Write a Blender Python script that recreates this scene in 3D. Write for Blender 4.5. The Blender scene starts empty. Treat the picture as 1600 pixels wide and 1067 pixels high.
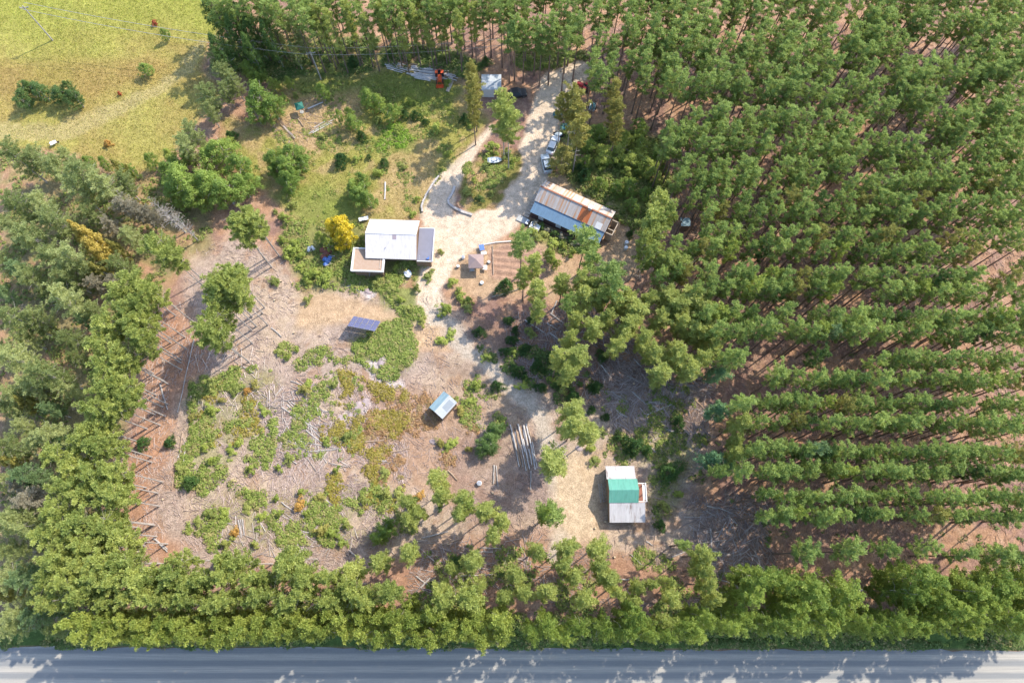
import bpy, math, random
import numpy as np
from mathutils import Vector, Matrix
random.seed(7)
rng = np.random.default_rng(7)
SC = bpy.context.scene
COL = SC.collection
# ---------------------------------------------------------------- camera, world, sun, exposure
CAM_H, TILT, FPX = 115.0, math.radians(18.2), 1067.0
cam = bpy.data.objects.new('camera', bpy.data.cameras.new('camera')); COL.objects.link(cam)
cam.location = (0, 0, CAM_H); cam.rotation_euler = (TILT, 0, 0)
cam.data.sensor_width = 36; cam.data.lens = 36*FPX/1600; cam.data.clip_end = 3000; cam.data.clip_start = .5
SC.camera = cam
SUN_AZ, SUN_EL = math.radians(35.5), math.radians(46.5)      # azimuth measured from +X towards +Y
w = bpy.data.worlds.new('World'); SC.world = w; w.use_nodes = True
nt = w.node_tree; bg = nt.nodes['Background']
sky = nt.nodes.new('ShaderNodeTexSky'); sky.sky_type = 'NISHITA'; sky.sun_disc = False
sky.sun_elevation = SUN_EL; sky.sun_rotation = math.pi/2-SUN_AZ
sky.dust_density = 1.0; sky.air_density = 1.0
nt.links.new(sky.outputs[0], bg.inputs[0]); bg.inputs[1].default_value = 0.15
sl = bpy.data.lights.new('sun', 'SUN'); sl.energy = 2.4; sl.angle = math.radians(.55); sl.color = (1, .91, .77)
sun = bpy.data.objects.new('sun', sl); COL.objects.link(sun)
sd = Vector((math.cos(SUN_EL)*math.cos(SUN_AZ), math.cos(SUN_EL)*math.sin(SUN_AZ), math.sin(SUN_EL)))
sun.rotation_euler = sd.to_track_quat('Z', 'Y').to_euler(); sun.location = sd*300
SC.view_settings.view_transform = 'Standard'; SC.view_settings.look = 'None'
SC.view_settings.gamma = 1; SC.view_settings.exposure = 1.47
SC.cycles.max_bounces = 6; SC.cycles.diffuse_bounces = 3; SC.cycles.transparent_max_bounces = 4
GAIN = 1.9        # how much brighter than its albedo a sunlit surface shows
# ---------------------------------------------------------------- helpers
def P(px, py, z=0.0):
    x = (px-800)/FPX; y = (533.5-py)/FPX
    c, s = math.cos(TILT), math.sin(TILT); t = (CAM_H-z)/(c-y*s)
    return Vector((x*t, (y*c+s)*t, z))
def lin(v):
    v = np.asarray(v, float)/255
    return np.where(v <= .04045, v/12.92, ((v+.055)/1.055)**2.4)
def C(r, g, b): return tuple(np.minimum(lin((r, g, b))/GAIN, .8))
def value_noise(x, y, s, seed):
    r = np.random.default_rng(seed); g = r.random((256, 256))
    u = x/s+1000.3; v = y/s+1000.7; iu = np.floor(u).astype(int); iv = np.floor(v).astype(int)
    fu = u-iu; fv = v-iv; fu = fu*fu*(3-2*fu); fv = fv*fv*(3-2*fv)
    a = g[iu % 256, iv % 256]; b = g[(iu+1) % 256, iv % 256]; c = g[iu % 256, (iv+1) % 256]; d = g[(iu+1) % 256, (iv+1) % 256]
    return (a*(1-fu)+b*fu)*(1-fv)+(c*(1-fu)+d*fu)*fv
def fbm(x, y, s, o, seed):
    t = 0; n = 0
    for k in range(o):
        t = t+value_noise(x, y, s/2**k, seed+k)*.6**k; n += .6**k
    return t/n
def smooth(a, b, x):
    t = np.clip((x-a)/(b-a), 0, 1); return t*t*(3-2*t)
def ordn(n): return '%d%s' % (n, 'th' if 10 <= n % 100 <= 20 else {1: 'st', 2: 'nd', 3: 'rd'}.get(n % 10, 'th'))
def tag(o, label=None, cat=None, group=None, kind=None):
    if label: o['label'] = label
    if cat: o['category'] = cat
    if group: o['group'] = group
    if kind: o['kind'] = kind
    return o
def empty(name, loc=(0, 0, 0), rz=0, label=None, cat=None, group=None):
    o = bpy.data.objects.new(name, None); COL.objects.link(o); o.empty_display_size = .3
    o.location = loc; o.rotation_euler = (0, 0, rz); return tag(o, label, cat, group)
def link(name, me, mat=None, parent=None):
    o = bpy.data.objects.new(name, me); COL.objects.link(o)
    if mat and not me.materials: me.materials.append(mat)
    if parent: o.parent = parent
    return o
def np_mesh(name, V, Fq, cols=None, tone=None, smoothf=False):
    me = bpy.data.meshes.new(name); n = Fq.shape[1]
    me.vertices.add(len(V)); me.vertices.foreach_set('co', np.ascontiguousarray(V, np.float32).ravel())
    me.loops.add(Fq.size); me.loops.foreach_set('vertex_index', np.ascontiguousarray(Fq, np.int32).ravel())
    me.polygons.add(len(Fq)); me.polygons.foreach_set('loop_start', np.arange(0, Fq.size, n, dtype=np.int32))
    try: me.polygons.foreach_set('loop_total', np.full(len(Fq), n, np.int32))
    except Exception: pass
    if smoothf: me.polygons.foreach_set('use_smooth', np.ones(len(Fq), bool))
    if cols is not None:
        a = me.color_attributes.new('Col', 'FLOAT_COLOR', 'POINT')
        a.data.foreach_set('color', np.c_[cols, np.ones(len(cols))].astype(np.float32).ravel())
    if tone is not None:
        a = me.attributes.new('tone', 'FLOAT', 'POINT'); a.data.foreach_set('value', tone.astype(np.float32))
    me.update(calc_edges=True); me.validate(); return me
class MB:
    def __init__(s): s.v = []; s.f = []
    def add(s, vs, fs):
        b = len(s.v); s.v += [tuple(v) for v in vs]; s.f += [tuple(i+b for i in f) for f in fs]
    def box(s, x0, x1, y0, y1, z0, z1, tx=0, ty=0):
        s.add([(x0, y0, z0), (x1, y0, z0), (x1, y1, z0), (x0, y1, z0), (x0+tx, y0+ty, z1), (x1-tx, y0+ty, z1), (x1-tx, y1-ty, z1), (x0+tx, y1-ty, z1)],
              [(3, 2, 1, 0), (4, 5, 6, 7), (0, 1, 5, 4), (1, 2, 6, 5), (2, 3, 7, 6), (3, 0, 4, 7)])
    def hexa(s, b, t):      # four bottom, four top corners
        s.add(list(b)+list(t), [(3, 2, 1, 0), (4, 5, 6, 7), (0, 1, 5, 4), (1, 2, 6, 5), (2, 3, 7, 6), (3, 0, 4, 7)])
    def slab(s, q, th):     # tilted sheet of thickness th given four corners
        s.hexa([(x, y, z-th) for x, y, z in q], q)
    def tube(s, p, q, r0, r1=None, n=6):
        p = Vector(p); q = Vector(q); r1 = r0 if r1 is None else r1
        d = (q-p).normalized(); a = d.orthogonal().normalized(); b = d.cross(a)
        vs = [p+(a*math.cos(2*math.pi*k/n)+b*math.sin(2*math.pi*k/n))*r0 for k in range(n)]+[q+(a*math.cos(2*math.pi*k/n)+b*math.sin(2*math.pi*k/n))*r1 for k in range(n)]
        s.add(vs, [(k, (k+1) % n, n+(k+1) % n, n+k) for k in range(n)]+[tuple(range(n-1, -1, -1)), tuple(range(n, 2*n))])
    def path(s, pts, rs, n=6):
        for i in range(len(pts)-1): s.tube(pts[i], pts[i+1], rs[i], rs[i+1], n)
    def lump(s, c, r, sub=1, j=.2, seed=0):
        import bmesh
        bm = bmesh.new(); bmesh.ops.create_icosphere(bm, subdivisions=sub, radius=1); rr = random.Random(seed)
        vs = [(c[0]+v.co.x*r[0]*(1+rr.uniform(-j, j)), c[1]+v.co.y*r[1]*(1+rr.uniform(-j, j)), c[2]+v.co.z*r[2]*(1+rr.uniform(-j, j))) for v in bm.verts]
        s.add(vs, [[v.index for v in f.verts] for f in bm.faces]); bm.free()
    def mesh(s, name, bevel=0):
        me = bpy.data.meshes.new(name); me.from_pydata(s.v, [], s.f); me.update()
        if bevel:
            import bmesh
            bm = bmesh.new(); bm.from_mesh(me); bmesh.ops.bevel(bm, geom=list(bm.edges), offset=bevel, segments=2, affect='EDGES'); bm.to_mesh(me); bm.free()
        return me
    def build(s, name, mat, parent=None, bevel=0): return link(name, s.mesh(name, bevel), mat, parent)
# ---------------------------------------------------------------- materials
def new_mat(name):
    m = bpy.data.materials.new(name); m.use_nodes = True; t = m.node_tree; return m, t, t.nodes['Principled BSDF']
def nd(t, ty, **k):
    n = t.nodes.new(ty)
    for a, v in k.items():
        if a.startswith('i_'):
            key = a[2:].replace('_', ' '); n.inputs[int(key) if key.isdigit() else key].default_value = v
        else: setattr(n, a, v)
    return n
def mixc(t, a, b, fac, mode='MIX'):
    n = t.nodes.new('ShaderNodeMix'); n.data_type = 'RGBA'; n.blend_type = mode
    for k, v in ((0, fac), (6, a), (7, b)):
        if hasattr(v, 'links') or hasattr(v, 'is_linked'): t.links.new(v, n.inputs[k])
        else: n.inputs[k].default_value = (*v, 1) if isinstance(v, (tuple, list)) else v
    return n.outputs[2]
def mathn(t, op, a, b=None):
    n = t.nodes.new('ShaderNodeMath'); n.operation = op
    for k, v in ((0, a), (1, b)):
        if v is None: continue
        if hasattr(v, 'is_linked'): t.links.new(v, n.inputs[k])
        else: n.inputs[k].default_value = v
    return n.outputs[0]
def ramp(t, fac, a, b, c0=(0, 0, 0), c1=(1, 1, 1)):
    r = t.nodes.new('ShaderNodeValToRGB'); t.links.new(fac, r.inputs[0])
    r.color_ramp.elements[0].position = a; r.color_ramp.elements[0].color = (*c0, 1)
    r.color_ramp.elements[1].position = b; r.color_ramp.elements[1].color = (*c1, 1); return r.outputs[0]
def noise(t, scale, vec=None, detail=4, rough=.6):
    n = nd(t, 'ShaderNodeTexNoise'); n.inputs['Scale'].default_value = scale; n.inputs['Detail'].default_value = detail; n.inputs['Roughness'].default_value = rough
    if vec is not None: t.links.new(vec, n.inputs['Vector'])
    return n.outputs['Fac']
def objco(t): return nd(t, 'ShaderNodeTexCoord').outputs['Object']
def scaled(t, vec, sx, sy, sz):
    m = nd(t, 'ShaderNodeMapping'); m.inputs['Scale'].default_value = (sx, sy, sz); t.links.new(vec, m.inputs['Vector']); return m.outputs[0]
def bump(t, bs, h, strength=.4, dist=.05):
    b = nd(t, 'ShaderNodeBump'); b.inputs['Strength'].default_value = strength; b.inputs['Distance'].default_value = dist
    t.links.new(h, b.inputs['Height']); t.links.new(b.outputs[0], bs.inputs['Normal'])
def plain(name, col, rough=.7, var=.25, scale=3, metal=0, col2=None, stretch=None):
    m, t, bs = new_mat(name); oc = objco(t)
    v = scaled(t, oc, *stretch) if stretch else oc
    f = ramp(t, noise(t, scale, v), .3, .7)
    c2 = col2 or tuple(min(1, c*(1-var)) for c in col)
    t.links.new(mixc(t, col, c2, f), bs.inputs['Base Color']); bs.inputs['Roughness'].default_value = rough; bs.inputs['Metallic'].default_value = metal
    bump(t, bs, noise(t, scale*5, v), .25, .02); return m
def ribbed(name, col, col2, pitch, axis=0, rough=.45, rust=None, rust_amt=.5, stripes=0):
    """sheet metal roofing: ribs across one axis, faint panel-to-panel change, optional rust"""
    m, t, bs = new_mat(name); oc = objco(t)
    sx = (pitch, .35, .35) if axis == 0 else (.35, pitch, .35)
    sep = nd(t, 'ShaderNodeSeparateXYZ'); t.links.new(oc, sep.inputs[0]); co = sep.outputs[axis]
    cell = mathn(t, 'FLOOR', mathn(t, 'MULTIPLY', co, 1/pitch))
    wn = nd(t, 'ShaderNodeTexWhiteNoise', noise_dimensions='1D'); t.links.new(cell, wn.inputs['W'])
    c = mixc(t, col, col2, mathn(t, 'MULTIPLY', wn.outputs[0], .8))
    dirt = ramp(t, noise(t, 1.2, scaled(t, oc, *( (3, .6, 1) if axis == 0 else (.6, 3, 1)))), .45, .75)
    c = mixc(t, c, tuple(x*.66 for x in col), mathn(t, 'MULTIPLY', dirt, .7))
    if rust:
        rn = noise(t, 1.0, scaled(t, oc, *((2.4, .35, .5) if axis == 0 else (.35, 2.4, .5))), 5, .65)
        if stripes:
            rn = mathn(t, 'ADD', mathn(t, 'MULTIPLY', rn, .65), mathn(t, 'MULTIPLY', wn.outputs[0], .35))
        c = mixc(t, c, rust, ramp(t, rn, .62-rust_amt*.3, .75-rust_amt*.2))
    frac = mathn(t, 'FRACT', mathn(t, 'MULTIPLY', co, 1/pitch))
    rib = mathn(t, 'LESS_THAN', frac, .12)
    c = mixc(t, c, tuple(x*.8 for x in col), mathn(t, 'MULTIPLY', rib, .55))
    t.links.new(c, bs.inputs['Base Color']); bs.inputs['Roughness'].default_value = rough; bs.inputs['Metallic'].default_value = .05
    bump(t, bs, rib, .5, .04); return m
def foliage(name, dark, light, rand=.5, trans=.3):
    m, t, bs = new_mat(name)
    a = nd(t, 'ShaderNodeAttribute', attribute_name='tone').outputs['Fac']
    oi = nd(t, 'ShaderNodeObjectInfo').outputs['Random']
    f = mathn(t, 'ADD', mathn(t, 'MULTIPLY', a, 1-rand), mathn(t, 'MULTIPLY', oi, rand))
    f = ramp(t, f, .12, .88)
    c = mixc(t, dark, light, f)
    t.links.new(c, bs.inputs['Base Color']); bs.inputs['Roughness'].default_value = .55
    bs.inputs['Specular IOR Level'].default_value = .35
    tr = nd(t, 'ShaderNodeBsdfTranslucent'); t.links.new(mixc(t, c, (1, 1, .3), .12), tr.inputs[0])
    mx = nd(t, 'ShaderNodeMixShader'); mx.inputs[0].default_value = trans
    t.links.new(bs.outputs[0], mx.inputs[1]); t.links.new(tr.outputs[0], mx.inputs[2])
    t.links.new(mx.outputs[0], t.nodes['Material Output'].inputs[0]); return m
def vcol_mat(name, rough=.9, grain=True, trans=0):
    m, t, bs = new_mat(name)
    c = nd(t, 'ShaderNodeVertexColor', layer_name='Col').outputs[0]; oc = objco(t)
    if grain:
        n1 = noise(t, .9, oc, 6, .72); n2 = noise(t, 4.5, oc, 4, .75); n3 = noise(t, 14, oc, 2, .7)
        c = mixc(t, c, ramp(t, n1, .25, .75, (.62, .6, .58), (1.3, 1.3, 1.32)), 1, 'MULTIPLY')
        c = mixc(t, c, ramp(t, n2, .3, .7, (.62, .6, .57), (1.3, 1.31, 1.32)), .9, 'MULTIPLY')
        c = mixc(t, c, ramp(t, n3, .3, .7, (.7, .7, .7), (1.25, 1.25, 1.25)), .8, 'MULTIPLY')
        bump(t, bs, mathn(t, 'ADD', n2, mathn(t, 'MULTIPLY', n3, .5)), .8, .25)
    t.links.new(c, bs.inputs['Base Color']); bs.inputs['Roughness'].default_value = rough; bs.inputs['Specular IOR Level'].default_value = .2
    if trans:
        tr = nd(t, 'ShaderNodeBsdfTranslucent'); t.links.new(c, tr.inputs[0]); mx = nd(t, 'ShaderNodeMixShader'); mx.inputs[0].default_value = trans
        t.links.new(bs.outputs[0], mx.inputs[1]); t.links.new(tr.outputs[0], mx.inputs[2]); t.links.new(mx.outputs[0], t.nodes['Material Output'].inputs[0])
    return m
M = {}
M['ground'] = vcol_mat('ground'); M['litter'] = vcol_mat('litter', .9, False); M['leafcol'] = vcol_mat('leafcol', .6, False, .3)
M['bark_red'] = plain('bark_red', (.24, .17, .13), .9, .4, 4, stretch=(1, 1, .3)); M['bark_grey'] = plain('bark_grey', (.46, .41, .37), .9, .4, 4, stretch=(1, 1, .3))
M['bark_dead'] = plain('bark_dead', (.42, .39, .36), .9, .3, 4)
M['log'] = plain('log', (.64, .6, .57), .85, .4, 1.5); M['log_brown'] = plain('log_brown', (.42, .30, .21), .85, .4, 1.5); M['log_grey'] = plain('log_grey', (.44, .4, .37), .85, .4, 1.5); M['log_end'] = plain('log_end', (.6, .46, .3), .8, .2, 6)
M['white_roof'] = ribbed('white_roof', (.74, .68, .64), (.71, .655, .62), .45, 0, .5)
M['blue_roof'] = ribbed('blue_roof', C(142, 178, 208), C(136, 170, 202), .3, 0, .4)
M['grey_roof'] = plain('grey_roof', C(165, 165, 182), .8, .12, 1.2)
M['rust_roof'] = ribbed('rust_roof', C(252, 244, 238), C(240, 204, 172), .3, 0, .6, (.5, .25, .12), .3, 1)
M['rust_patch'] = ribbed('rust_patch', (.5, .14, .04), (.55, .2, .08), .3, 0, .7)
M['rust_trim'] = plain('rust_trim', (.33, .13, .07), .7, .3, 3)
M['green_roof'] = ribbed('green_roof', C(142, 224, 204), C(132, 218, 196), .3, 0, .4)
M['tin_roof'] = ribbed('tin_roof', C(246, 244, 246), C(232, 228, 230), .62, 0, .55, C(140, 110, 95), .3)
M['shed_blue'] = ribbed('shed_blue', C(185, 215, 225), C(175, 208, 220), .4, 0, .4); M['shed_white'] = ribbed('shed_white', C(235, 240, 245), C(225, 235, 240), .4, 0, .4)
M['gravel_roof'] = plain('gravel_roof', C(224, 196, 174), .95, .15, 2, col2=C(212, 178, 150)); M['orange_ply'] = plain('orange_ply', C(205, 145, 100), .9, .1, 2)
M['wall_white'] = plain('wall_white', (.62, .6, .57), .8, .12, 2); M['wall_dark'] = plain('wall_dark', (.1, .055, .05), .85, .4, 3, stretch=(6, 1, 1))
M['wall_wood'] = plain('wall_wood', (.3, .2, .13), .85, .3, 2, stretch=(6, 6, .5)); M['trim_white'] = plain('trim_white', (.75, .74, .72), .6, .08, 3)
M['plank'] = plain('plank', (.5, .42, .34), .85, .3, 2, stretch=(1, 8, 1)); M['deck_red'] = plain('deck_red', C(200, 140, 120), .85, .2, 3)
M['glass'] = plain('glass', (.06, .08, .1), .08, .2, 2); M['window_pale'] = plain('window_pale', (.55, .57, .62), .3, .1, 2)
M['metal'] = plain('metal', (.5, .5, .5), .35, .2, 4, .6); M['chrome'] = plain('chrome', (.7, .7, .7), .25, .1, 4, .9)
M['black'] = plain('black', (.025, .025, .03), .5, .3, 3); M['tyre'] = plain('tyre', (.03, .03, .03), .85, .2, 5)
M['orange'] = plain('orange', (.65, .1, .03), .45, .15, 3); M['red'] = plain('red', (.55, .05, .05), .45, .2, 3)
M['white'] = plain('white', (.72, .74, .76), .4, .1, 2); M['silver'] = plain('silver', (.5, .56, .6), .3, .1, 2, .3)
M['teal'] = plain('teal', C(70, 170, 170), .6, .3, 2, col2=C(110, 150, 160)); M['teal_dark'] = plain('teal_dark', (.05, .22, .24), .6, .3, 2); M['green_tarp'] = plain('green_tarp', (.01, .13, .1), .6, .3, 2)
M['stone'] = plain('stone', (.5, .46, .43), .9, .3, 1.5); M['rock'] = plain('rock', C(225, 205, 205), .95, .3, 1.2, col2=C(185, 165, 160))
M['canopy_cloth'] = plain('canopy_cloth', C(205, 180, 175), .85, .1, 2); M['blue'] = plain('blue', (.1, .2, .5), .6, .2, 3); M['concrete'] = plain('concrete', (.42, .42, .4), .9, .2, 2)
M['soil'] = plain('soil', C(205, 150, 125), .95, .2, 2)
M['rusty_old'] = plain('rusty_old', (.25, .09, .06), .8, .3, 3)
def solar_mat():
    m, t, bs = new_mat('solar_cells'); oc = objco(t); sep = nd(t, 'ShaderNodeSeparateXYZ'); t.links.new(oc, sep.inputs[0])
    c = None
    for k, sc in ((0, 1/.166), (1, 1/.166)):
        l = mathn(t, 'LESS_THAN', mathn(t, 'FRACT', mathn(t, 'MULTIPLY', sep.outputs[k], sc)), .07); c = l if c is None else mathn(t, 'MAXIMUM', c, l)
    t.links.new(mixc(t, (.09, .10, .2), (.4, .42, .5), mathn(t, 'MULTIPLY', c, .6)), bs.inputs['Base Color']); bs.inputs['Roughness'].default_value = .22; return m
M['solar'] = solar_mat()
# ---------------------------------------------------------------- the ground
def pts(s): return [tuple(float(v) for v in p.split(',')) for p in s.split()]
def wpoly(s): return np.array([P(x, y)[:2] for x, y in pts(s)])
def sdf(X, Y, poly):
    d = np.full(X.shape, 1e9); ins = np.zeros(X.shape, bool); n = len(poly)
    for i in range(n):
        ax, ay = poly[i]; bx, by = poly[(i+1) % n]; ex, ey = bx-ax, by-ay
        t = np.clip(((X-ax)*ex+(Y-ay)*ey)/(ex*ex+ey*ey+1e-9), 0, 1)
        d = np.minimum(d, np.hypot(X-ax-ex*t, Y-ay-ey*t))
        c = ((ay > Y) != (by > Y)); xi = (bx-ax)*(Y-ay)/((by-ay) if by != ay else 1e-9)+ax
        ins ^= c & (X < xi)
    return np.where(ins, d, -d)
def line_mask(X, Y, s):     # polyline of px,py,width_px -> signed half width minus distance
    q = [(P(a, b), P(a+c/2, b)) for a, b, c in pts(s)]; q = [(p[0], p[1], (h-p).length) for p, h in q]; d = np.full(X.shape, -1e9)
    for (ax, ay, ra), (bx, by, rb) in zip(q[:-1], q[1:]):
        ex, ey = bx-ax, by-ay; t = np.clip(((X-ax)*ex+(Y-ay)*ey)/(ex*ex+ey*ey+1e-9), 0, 1)
        d = np.maximum(d, ra+(rb-ra)*t-np.hypot(X-ax-ex*t, Y-ay-ey*t))
    return d
FIELD = '-80,-40 350,-40 345,40 325,70 315,105 350,140 300,205 255,245 230,275 110,242 0,232 -80,232'
LAWN = '430,125 520,110 610,108 720,128 758,190 700,262 668,340 560,346 455,345 420,300 385,280 340,235 345,180 420,200'
CLEAR = '300,400 370,365 440,400 470,455 540,445 600,470 680,470 760,520 850,600 900,640 1010,600 1090,600 1110,690 1080,780 1140,860 1100,905 960,870 820,850 780,850 600,890 520,900 400,860 330,900 240,900 215,860 230,700 215,640 270,520'
DRIVES = ['905,108,40 868,132,52 855,165,48 843,210,50 838,250,58 815,300,70 775,342,70 725,365,66 697,385,60 684,418,42 668,455,36 680,492,36',
          '765,200,10 738,232,18 712,262,26 692,300,40 683,340,52 697,385,60']
SANDY = '868,712 905,705 945,722 938,760 940,800 948,840 900,850 868,835 862,780'
TRACKS = ['680,492,32 705,520,28 740,555,26 785,592,26 822,625,26 850,655,28 862,700,26 880,745,58 902,790,66 885,835,44 870,870,24',
          '940,640,14 985,660,10 935,720,16']
def zone_colour(X, Y):
    wx = X+(fbm(X, Y, 5, 4, 11)-.5)*4; wy = Y+(fbm(X, Y, 5, 4, 21)-.5)*4
    n1 = fbm(X, Y, 9, 4, 31)[..., None]; n2 = fbm(X, Y, 3, 4, 41)[..., None]; n3 = fbm(X, Y, 1.2, 3, 51)[..., None]; n4 = fbm(X, Y, 22, 3, 61)[..., None]
    c = lambda *a: np.array(C(*a))
    sm = lambda a, b, n: smooth(a, b, n)
    col = c(230, 182, 146)*(1-sm(.4, .62, n2))+c(198, 158, 140)*sm(.4, .62, n2)
    col = col*(1-sm(.55, .7, n3)*.6)+c(244, 204, 172)*sm(.55, .7, n3)*.6
    masks = {}
    def over(mask, colr): 
        nonlocal col
        col = col*(1-mask[..., None])+colr*mask[..., None]
    def poly(s, w=.8): return smooth(-w, w, sdf(wx, wy, wpoly(s)))
    # field
    f = poly(FIELD, 1.2); masks['field'] = f
    fc = c(218, 206, 118)*(1-sm(.4, .65, n1))+c(214, 192, 116)*sm(.4, .65, n1)
    gt = smooth(92, 112, Y+(n4[..., 0]-.5)*26)[..., None]*.8; fc = fc*(1-gt)+c(200, 204, 96)*gt
    br = (smooth(88, 93, Y+(n4[..., 0]-.5)*10)*(1-smooth(96, 101, Y)))[..., None]; fc = fc*(1-.5*br)+c(206, 170, 108)*.5*br
    fc = fc*(.86+.28*n3); over(f, fc)
    over(smooth(-.6, .8, line_mask(wx, wy, '-60,208,34 100,203,34 190,172,28 240,140,24 290,106,24 312,70,20'))*.8*f, c(232, 214, 150)*(.92+.16*n2))
    # lawn
    l = poly(LAWN, 1.2); masks['lawn'] = l
    lc = c(202, 196, 108)*(1-sm(.42, .6, n1))+c(228, 202, 138)*sm(.42, .6, n1)
    lc = lc*(1-sm(.5, .68, n2)*.7)+c(236, 204, 150)*sm(.5, .68, n2)*.7; over(l, lc)
    for s in ('450,125 620,112 720,135 715,175 640,180 560,135 470,150', '430,305 500,290 560,310 560,345 470,352', '590,205 625,192 648,215 640,235 600,228'):
        over(poly(s, 1.5)*.8, c(172, 186, 92)*(.8+.4*n3))
    over(poly('440,195 470,160 530,150 560,165 520,200 500,235 470,235', 1.2)*.85, c(240, 204, 158)*(.85+.3*n2))
    # clearing with slash
    k = poly(CLEAR, 2.0)*1.0; masks['clear'] = k
    kc = c(244, 218, 190)*(1-sm(.42, .62, n1))+c(226, 202, 184)*sm(.42, .62, n1)
    kc = kc*(1-sm(.52, .66, n2)*.6)+c(212, 168, 134)*sm(.52, .66, n2)*.6
    kc = kc*(1-sm(.56, .66, n3)*.45)+c(240, 214, 196)*sm(.56, .66, n3)*.45; over(k, kc)
    over(poly('560,590 640,585 720,640 760,720 700,770 600,740 540,660', 2)*.7, c(222, 182, 152)*(.8+.4*n2))
    over(poly('240,480 300,500 330,560 280,640 240,760 230,830 300,860 260,880 205,860 200,700 230,600', 1.5)*.75, c(228, 172, 134)*(.8+.4*n2))
    over(poly('640,860 760,830 900,830 960,870 1080,880 1100,930 900,930 700,950 560,930', 2)*.7, c(226, 176, 144)*(.8+.4*n2))
    over(poly('700,690 760,680 850,690 860,800 800,830 720,820', 2)*.5, c(190, 160, 150)*(.8+.4*n2))
    # tan sand and bare soil
    for s, a in (('465,462 520,455 545,468 600,478 640,500 680,500 700,540 650,560 600,520 540,508 500,520 468,510', .9), ('640,500 690,490 700,530 690,560 660,545', .4),
                 ('700,395 745,378 800,380 850,380 900,400 905,440 870,470 830,460 780,470 720,470 690,450', .8), ('960,345 990,370 1000,420 960,440 935,420', .9),
                 ('845,275 870,262 950,300 975,340 960,350 900,300', .9), ('930,330 1000,330 1010,400 960,460 900,420', .5)):
        over(poly(s, 1.2)*a, c(250, 214, 172)*(.88+.26*n2))
    # low green herb areas
    for s, a in (('440,345 545,345 570,345 572,425 548,430 540,450 470,455 455,420', .75), ('600,405 680,405 668,440 655,470 668,500 640,498 590,470 540,440 600,430', .8),
                 ('585,515 630,500 650,530 648,560 600,590 555,560 550,540', .8), ('300,590 420,570 440,600 380,720 330,760 290,700', .45), ('300,770 600,760 640,830 520,850 330,850', .4),
                 ('830,345 905,390 880,400 825,370', .8), ('715,265 760,240 800,250 780,285 730,300 712,290', .8), ('880,200 1030,210 1050,330 990,350 900,290 880,240', .9),
                 ('345,60 620,60 760,100 740,125 610,108 430,128 330,110', .85), ('1010,640 1090,700 1060,800 1010,790 1000,720', .5), ('0,235 220,275 340,300 330,380 230,480 180,700 100,960 0,990', .45)):
        over(poly(s, 1.5)*a*smooth(.3, .55, n2[..., 0]+.08), c(160, 176, 88)*(.78+.5*n3))
    over(poly('715,500 900,490 1010,600 900,640 830,600 770,550 720,520', 1.5)*.6, c(176, 142, 122)*(.8+.4*n2)); over(poly('660,560 740,570 830,650 830,690 770,680 700,620', 1.5)*.45, c(190, 158, 128)*(.8+.4*n2))
    # rock outcrop
    for s in ('565,572 598,555 620,575 632,600 610,605 590,590', '545,632 585,622 580,650 552,662 530,650', '535,438 570,442 588,462 575,468 548,452', '525,655 545,650 540,662'):
        over(poly(s, .5), c(250, 236, 230)*(1.0+.3*n3))
    # garden soil rows
    g = poly('765,392 800,380 850,392 850,440 800,450 770,430', .5)
    over(g*.9, c(232, 190, 164)*(.9+.2*n3))
    # road verge
    v = smooth(-.4, .6, (wpoly('0,1012 1600,1017')[0][1]+3.2)-Y-(0)+(n2[..., 0]-.5)*1.5)*smooth(-.2, .3, Y-(ROADY(X)))
    over(v, c(120, 150, 78)*(.7+.6*n3)); masks['verge'] = v
    # driveway and tracks
    d = np.maximum.reduce([smooth(-.5, .6, line_mask(wx*.5+X*.5, wy*.5+Y*.5, s)) for s in DRIVES]); masks['drive'] = d
    isl = smooth(-.3, .5, sdf(wx, wy, wpoly('716,298 722,268 752,238 792,226 816,240 812,275 790,305 768,325 740,334 718,322'))); d = d*(1-isl); masks['drive'] = d
    over(isl*.9, c(176, 172, 92)*(1-sm(.45, .6, n2))+c(238, 200, 150)*sm(.45, .6, n2))
    over(d*(.9+.1*n3[..., 0]), c(254, 232, 205)*(1.25+.2*n2)*(1-.12*sm(.5, .65, n3)))
    for s, cc, a in ((TRACKS[0], c(253, 236, 214), .97), (TRACKS[1], c(240, 205, 160), .7)):
        over(smooth(-.7, .9, line_mask(wx, wy, s))*a*smooth(.15, .36, n2[..., 0]+.14), cc*(.88+.24*n3))
    over(poly(SANDY, 1.2)*.8, c(254, 224, 184)*(.95+.3*n2))
    return np.clip(col, .01, .8), masks
RY0, RY1 = P(0, 1010)[1], P(1600, 1016)[1]; RX0, RX1 = P(0, 1010)[0], P(1600, 1016)[0]
def ROADY(X): return RY0+(RY1-RY0)*(X-RX0)/(RX1-RX0)
def relief(x, y):
    x = np.asarray(x, float); y = np.asarray(y, float)
    h = (fbm(x, y, 14, 3, 71)-.5)*.7+(fbm(x, y, 2.5, 2, 81)-.5)*.22
    return h*smooth(0, 5, np.abs(y-ROADY(x)+4)-4.4)
def gz(x, y): return float(relief(np.array([x]), np.array([y]))[0])
xs = np.r_[-900, -500, -300, -200, -160, np.arange(-126, 126.1, .33), 160, 200, 300, 500, 900]
ys = np.r_[-900, -500, -250, -120, -60, np.arange(-30, 128, .33), 160, 200, 300, 500, 900]
GX, GY = np.meshgrid(xs, ys, indexing='ij')
colr, masks = zone_colour(GX, GY)
GZ = relief(GX, GY)
dm = masks['drive']; GZ = GZ*(1-.8*dm)
gar = sdf(GX, GY, wpoly('765,392 800,380 850,392 850,440 800,450 770,430'))
GZ = GZ+np.where(gar > .2, .2*np.sin((GY+.12*GX)*2*math.pi/1.3), 0)
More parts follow.
